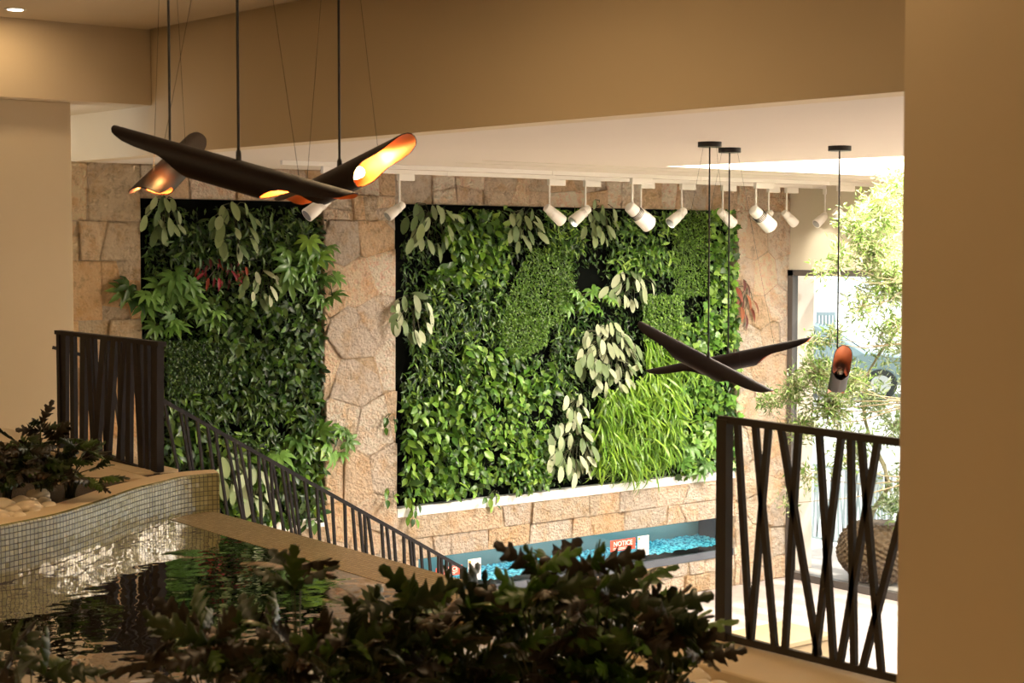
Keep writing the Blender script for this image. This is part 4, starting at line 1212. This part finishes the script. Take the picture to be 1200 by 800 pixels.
# ------------------------------------------------------------------ big leafy plants
def leafy(name, label, cat, rootp, tips, size, tpl, cols, matl='leaf_dark', group=None, stem_r=.006, up=.55):
    """tips: list of leaf base points; stems run from root"""
    root = empty(name, tuple(rootp), label, cat, group)
    st = MB(); P = []; D_ = []; N_ = []
    rootp = Vector(rootp)
    for p in tips:
        p = Vector(p); dv = p - rootp; hz = Vector((dv.x, dv.y, 0))
        mid = rootp + dv * .55 + Vector((0, 0, .12 * dv.length)) - hz * .12
        st.tube([rootp + Vector((random.uniform(-.03, .03), random.uniform(-.03, .03), 0)), mid, p], [stem_r, stem_r * .8, stem_r * .5], 5, False)
        o_ = hz.normalized() if hz.length > .02 else Vector((1, 0, 0))
        for k in range(3):
            sd_ = (k - 1) * random.uniform(.7, 1.1)
            dd = (p - mid).normalized() * .6 + o_ * .45 + Vector((-o_.y, o_.x, 0)) * sd_ + Vector((0, 0, random.uniform(-.5, up)))
            P.append(tuple(p)); D_.append(tuple(dd)); N_.append((random.gauss(-.3, .8), random.gauss(-.4, .8), random.uniform(.1, 1.0)))
    n_ = len(P)
    V, Fq = place(tpl, np.array(P), np.array(D_), np.array(N_), size * (1 + rng.uniform(-.3, .25, n_)))
    np_mesh('foliage', V, [Fq], tints(n_, len(TPL[tpl][0]), cols, .3), M[matl], root, tuple(rootp))
    st.build('stems', M['stem'], root)
    return root
FG = [(.012, .022, .005), (.018, .030, .006), (.026, .020, .010), (.032, .060, .008), (.020, .014, .008)]  # leaf greens darkened to hold the dimness of the near side
# plants of the left planter
def tips_from(pxs, tr):
    return [at_t(random.uniform(*tr), x, y) for x, y in pxs]
def scatter(cx_, cy_, rx, ry, n_):
    out = []
    for _ in range(n_):
        a = random.uniform(0, 6.28); r = math.sqrt(random.random()); out.append((cx_ + rx * r * math.cos(a), cy_ + ry * r * math.sin(a)))
    return out
z0 = 3.265
leafy('leafy_plant', 'dark lobed plant at the left edge of the left planter', 'plant', on_z(z0, 8, 588), tips_from(scatter(8, 552, 24, 22, 14) + [(2, 535)], (10.5, 11.2)), .17, 'lobed', FG)
leafy('leafy_plant', 'dark lobed plant with a tall upright shoot in the left planter', 'plant', on_z(z0, 48, 587), tips_from(scatter(46, 545, 26, 24, 20) + [(47, 505), (48, 496), (18, 516), (48, 520), (62, 515)], (10.8, 11.6)), .17, 'lobed', FG, up=.9)
leafy('leafy_plant', 'greener lobed plant in front of the dark railing in the left planter', 'plant', on_z(z0, 82, 583), tips_from(scatter(82, 542, 28, 24, 22) + [(76, 516), (112, 548), (108, 565), (118, 560)], (10.9, 11.7)), .18, 'lobed5', FG + [(.05, .09, .015)])
# plants of the near planter
def near_plant(cx_, cy_, rx, ry, n_, tr, rx_px, label, extra=(), size=.165, cols=FG, tpl='lobed'):
    tm = sum(tr) / 2
    n_ = int(n_ * .7); rp = at_t(tm, rx_px, 700); rp.z = 3.225
    if rp.y > 5.0: rp.y = 5.0
    return leafy('leafy_plant', label, 'plant', rp, tips_from(scatter(cx_, cy_, rx, ry, n_) + scatter(cx_, 800, rx, 22, n_ // 2) + list(extra), tr), size, tpl, cols, stem_r=.0045)
near_plant(20, 790, 60, 22, 8, (5.0, 5.4), 20, 'dark lobed plant in the bottom left corner before the water', [(15, 762)])
near_plant(250, 775, 60, 26, 14, (4.9, 5.5), 250, 'dark plant reaching left over the water from the near planter', [(205, 752), (235, 735), (190, 775)])
near_plant(350, 748, 62, 44, 32, (4.9, 5.6), 350, 'dark plant with one tall upright leaf, left of centre in the near planter', [(338, 690), (345, 680), (300, 730)], up if False else ()) if False else near_plant(350, 770, 62, 40, 32, (4.9, 5.6), 350, 'dark plant with one tall upright leaf, left of centre in the near planter', [(345, 690), (352, 672), (340, 668), (300, 735)])
near_plant(450, 762, 62, 44, 34, (4.9, 5.6), 450, 'dense dark plant in the middle of the near planter', [(425, 715), (470, 712)])
near_plant(545, 762, 55, 44, 30, (5.0, 5.7), 545, 'lobed plant before the lower end of the stair railing', [(535, 695), (505, 710), (560, 715)], cols=FG + [(.05, .11, .012)])
near_plant(632, 735, 50, 54, 42, (5.0, 5.8), 635, 'tallest leafy plant, standing before the tank window', [(640, 668), (628, 672), (665, 680)], cols=FG + [(.05, .11, .012)])
near_plant(715, 742, 48, 52, 36, (5.0, 5.8), 700, 'leafy plant right of the tallest one, before the lower floor', [(695, 665), (740, 690), (768, 718), (755, 705)], cols=FG + [(.05, .11, .012)])
near_plant(775, 765, 34, 32, 9, (5.0, 5.6), 760, 'small plant with a branch drooping over the pale stones at the right', [(808, 772), (822, 772), (795, 745)], cols=FG + [(.09, .15, .03)])

# ------------------------------------------------------------------ olive trees
OL = [(.22, .28, .10), (.33, .38, .18), (.14, .20, .06), (.42, .45, .27)]
OLB = [(.14, .27, .04), (.20, .34, .07), (.20, .34, .08)]
def olive(label, trunk, blobs, leaf, per, cols, r0):
    """trunk: list of points; blobs: (point, radius, n)"""
    root = empty('olive_tree', tuple(trunk[0]), label, 'tree')
    tr_ = MB(); nn = len(trunk)
    tr_.tube(trunk, [r0 * (1 - .6 * i / (nn - 1)) for i in range(nn)], 10)
    br = MB(); P = []; D_ = []
    for c, r, n_ in blobs:
        c = Vector(c)
        k = min(range(nn), key=lambda i: (Vector(trunk[i]) - c).length + (0 if i else 1.5))
        a = Vector(trunk[k]); mid = (a + c) / 2 + Vector((0, 0, -.08))
        br.tube([a, mid, c], [r0 * .16, r0 * .10, .004], 6)
        for j in range(max(3, n_ // 5)):
            v = Vector((random.gauss(0, 1), random.gauss(0, 1), random.gauss(0, 1))).normalized()
            e = c + v * r * random.uniform(.6, 1.0)
            br.tube([c, (c + e) / 2 + Vector((0, 0, .03)), e], [.006, .004, .002], 4)
            for q in range(15):
                t = .15 + .85 * (q + random.random()) / 15; p = c.lerp(e, t) + Vector((random.gauss(0, .05), random.gauss(0, .05), random.gauss(0, .05)))
                dv = v * .6 + Vector((random.gauss(0, 1), random.gauss(0, 1), random.gauss(0, .9)))
                P.append(tuple(p)); D_.append(tuple(dv))
    n_ = len(P)
    V, Fq = place('olive', np.array(P), np.array(D_), rng.normal(0, 1, (n_, 3)), leaf * (1 + rng.uniform(-.3, .3, n_)))
    tr_.build('trunk', M['bark'], root); br.build('branches', M['bark'], root)
    np_mesh('foliage', V, [Fq], tints(n_, len(TPL['olive'][0]), cols), M['leaf_olive'], root, tuple(trunk[0]))
    return root
def blobs_px(lst): return [(at_t(t, x, y), r, n_) for x, y, t, r, n_ in lst]
# outdoor tree in the woven planter
AO = 19.3
ball = on_a(AO, 1030, 660)
trk = [on_a(AO, 1018, 622), on_a(AO, 1022, 600), on_a(AO, 1042, 570), on_a(AO, 1036, 545), on_a(AO, 1020, 515), on_a(AO, 1013, 490), on_a(AO, 1012, 446), on_a(AO, 1030, 415), on_a(AO, 1056, 380), on_a(AO, 1066, 330)]
olive('slender olive tree outside the window, growing from the woven round planter', trk,
      blobs_px([(1040, 330, 24.3, .8, 240), (1070, 420, 24.3, .7, 160), (1020, 470, 24.2, .5, 120), (1050, 500, 24.2, .5, 120), (1035, 280, 24.3, .7, 180), (1000, 520, 24.0, .45, 100), (1052, 590, 24.0, .4, 110), (1060, 560, 24.2, .5, 110), (985, 440, 25.6, .4, 90), (1030, 395, 24.2, .45, 80)]),
      .12, 1, OL, .045)
# indoor olive: trunk just behind the near column, crown reaching left
base = at_t(19.6, 1085, 500); base.z = 0
tk2 = [base, at_t(19.6, 1086, 560), at_t(19.6, 1080, 470), at_t(19.6, 1076, 400), at_t(19.6, 1072, 330), at_t(19.7, 1066, 260)]
olive('indoor olive tree half hidden by the near column, crown before the beige wall', tk2,
      blobs_px([(1030, 250, 19.5, .42, 330), (1050, 215, 19.8, .30, 170), (1020, 290, 19.4, .45, 380), (1000, 265, 19.3, .25, 130), (1045, 330, 19.6, .40, 280), (985, 305, 19.2, .20, 60), (962, 318, 19.1, .12, 34), (1050, 380, 19.6, .25, 60),
                (960, 440, 20.2, .34, 260), (930, 455, 20.4, .26, 160), (905, 470, 20.6, .20, 80), (975, 480, 20.2, .36, 280), (940, 500, 20.3, .32, 150), (1000, 450, 19.8, .30, 170), (985, 540, 20.0, .25, 60), (1010, 360, 19.5, .3, 90), (955, 400, 20.0, .16, 50), (975, 395, 20.0, .18, 60),
                (945, 560, 20.3, .25, 50), (920, 590, 20.3, .16, 26)]),
      .088, 1, OL + OLB[:2], .07)
# woven planter ball
wk = empty('woven_planter', (ball.x, ball.y, 0), 'large round brown woven planter outside the window holding the slender olive', 'planter')
import bmesh
bm = bmesh.new(); bmesh.ops.create_uvsphere(bm, u_segments=168, v_segments=96, radius=.62)
from mathutils import noise as mnoise
for v in bm.verts:
    th = math.atan2(v.co.y, v.co.x); ph = v.co.z / .62
    k = 1 + .045 * math.sin(th * 22 + (math.pi if int((ph + 1) * 11) % 2 else 0) + 2.5 * mnoise.noise(v.co * 3)) * abs(math.sin((ph + 1) * 11 * math.pi)) + .07 * mnoise.noise(v.co * 4)
    v.co *= k; v.co.z *= .80
    if v.co.z > .44: v.co.z = .44
me = bpy.data.meshes.new('woven_body'); bm.to_mesh(me); bm.free(); me.materials.append(M['wicker'])
wo = bpy.data.objects.new('woven_body', me); C.objects.link(wo); wo.parent = wk; wo.location = (0, 0, .47)

# ------------------------------------------------------------------ exterior things
AF = 21.0
fp = empty('terrace_fence', tuple(on_a(AF, 955, 650)), 'pale blue-grey fence of slanted bars outside beyond the window', 'fence')
f0 = on_a(AF, 952, 648); f0.z = 0; f1 = on_a(AF, 1046, 660); f1.z = 0
MB().bar(f0 + Vector((0, 0, 1.35)), f1 + Vector((0, 0, 1.35)), .05, .05).build('top_rail', M['fence_blue'], fp)
MB().bar(f0 + Vector((0, 0, .1)), f1 + Vector((0, 0, .1)), .04, .04).build('bottom_rail', M['fence_blue'], fp)
for k in range(26):
    t = (k + .5) / 26; p = f0.lerp(f1, t); dx = (f1 - f0).normalized() * random.uniform(-.09, .09)
    MB().bar(p + Vector((0, 0, .1)) - dx, p + Vector((0, 0, 1.35)) + dx, .03, .03).build('slat', M['fence_blue'], fp)
# far slatted gate
g0 = at_t(38, 957, 470); g1 = at_t(38, 977, 470); g0.z = g1.z = 1.72
gt = empty('slatted_gate', tuple(g0), 'tall grey slatted gate far outside, left of the parked car', 'gate')
for k in range(6):
    p = g0.lerp(g1, k / 5); MB().bar(p, p + Vector((0, 0, 1.9)), .05, .04).build('slat', M['fence_blue'], gt)
MB().bar(g0 + Vector((0, 0, 1.85)), g1 + Vector((0, 0, 1.85)), .06, .08).build('top_rail', M['fence_blue'], gt)
MB().bar(g0 + Vector((0, 0, .3)), g1 + Vector((0, 0, .3)), .06, .08).build('bottom_rail', M['fence_blue'], gt)

# slatted canopy over the terrace
cpy = empty('terrace_canopy', (20.5, 10, 5.2), 'slatted canopy over the terrace outside the window', 'canopy')
for k in range(9):
    x = 18.95 + .55 * k; MB().box(x, x + .27, 0, 17.2, 5.2, 5.26).build('slat', M['fence_blue'], cpy)
for y in (3, 10, 16.5): MB().box(18.78, 24.0, y, y + .12, 5.26, 5.4).build('beam', M['fence_blue'], cpy)

# parked car (side view, nose to the left)
cw = at_t(36, 1022, 468)
car = empty('parked_car', (0, 0, 0), 'blue-grey car parked outside behind the olive tree', 'car')
prof = [(0, .45), (.05, .75), (.35, .95), (1.25, 1.05), (1.95, 1.55), (2.4, 1.68), (3.6, 1.66), (4.2, 1.15), (4.45, 1.0), (4.5, .5), (4.4, .32), (.15, .32)]
def car_body():
    W2 = .88; n_ = len(prof); vs = []; fs = []
    for s_ in (-1, -.82, .82, 1):
        for x, z in prof:
            k = 1 if abs(s_) < .9 else (1 if z < 1.06 else .985)
            inset = .0
            zz = z; yy = W2 * s_ * (1 if z < 1.06 else .82)
            if abs(s_) == 1: zz = z - (.05 if z > .5 else -.03)
            vs.append((x + (.05 if abs(s_) == 1 and x < 2 else (-.05 if abs(s_) == 1 else 0)), yy, zz))
    for r in range(3):
        for i in range(n_):
            j = (i + 1) % n_; fs.append((r * n_ + i, r * n_ + j, (r + 1) * n_ + j, (r + 1) * n_ + i))
    fs.append(tuple(range(n_))); fs.append(tuple(reversed(range(3 * n_, 4 * n_))))
    return vs, fs
vs, fs = car_body()
m = MB(); m.add(vs, fs, False); bo = m.build('body', M['car_paint'], None, bevel=.02); bo.parent = car
m = MB()
for s_ in (-1, 1):
    y = s_ * .745
    m.add([(1.35, y, 1.06), (2.02, y, 1.50), (2.75, y, 1.56), (2.75, y, 1.06)], [(0, 1, 2, 3)]); m.add([(2.85, y, 1.06), (2.85, y, 1.56), (3.5, y, 1.55), (3.95, y, 1.1)], [(0, 1, 2, 3)])
m.add([(1.24, -.66, 1.08), (1.24, .66, 1.08), (1.93, .6, 1.545), (1.93, -.6, 1.545)], [(0, 1, 2, 3)])
wi = m.build('window_glass', M['car_glass'], None); wi.parent = car
for x in (.95, 3.55):
    for s_ in (-1, 1):
        wh = MB().tube([(x, s_ * .72, .34), (x, s_ * .92, .34)], .34, 28).build('wheel', M['tyre'], None); wh.parent = car
        hb = MB().tube([(x, s_ * .915, .34), (x, s_ * .935, .34)], .21, 20).build('hubcap', M['hub'], None); hb.parent = wh
for s_ in (-1, 1):
    hl = MB().box(-.01, .1, s_ * .62 - .14, s_ * .62 + .14, .68, .82).build('headlight', M['hub'], None, bevel=.02); hl.parent = car
car.rotation_euler = (0, 0, -YAW + math.radians(180 - 12))
car.location = Vector(at_t(37, 1086, 400)); car.location.z = 1.71; car.scale = (1.08, 1.08, 1.0)

# low stone block on the lower floor, seen through the right railing
blk = on_z(.45, 915, 742)
bo = empty('stone_bench', (blk.x, blk.y, 0), 'low tan block on the lower floor seen through the right railing', 'bench')
MB().box(blk.x - .45, blk.x + .45, blk.y - .4, blk.y + .4, 0, .40).build('body', M['wood'], bo, bevel=.02)
MB().box(blk.x - .48, blk.x + .48, blk.y - .43, blk.y + .43, .40, .46).build('top_slab', M['wood'], bo, bevel=.01)
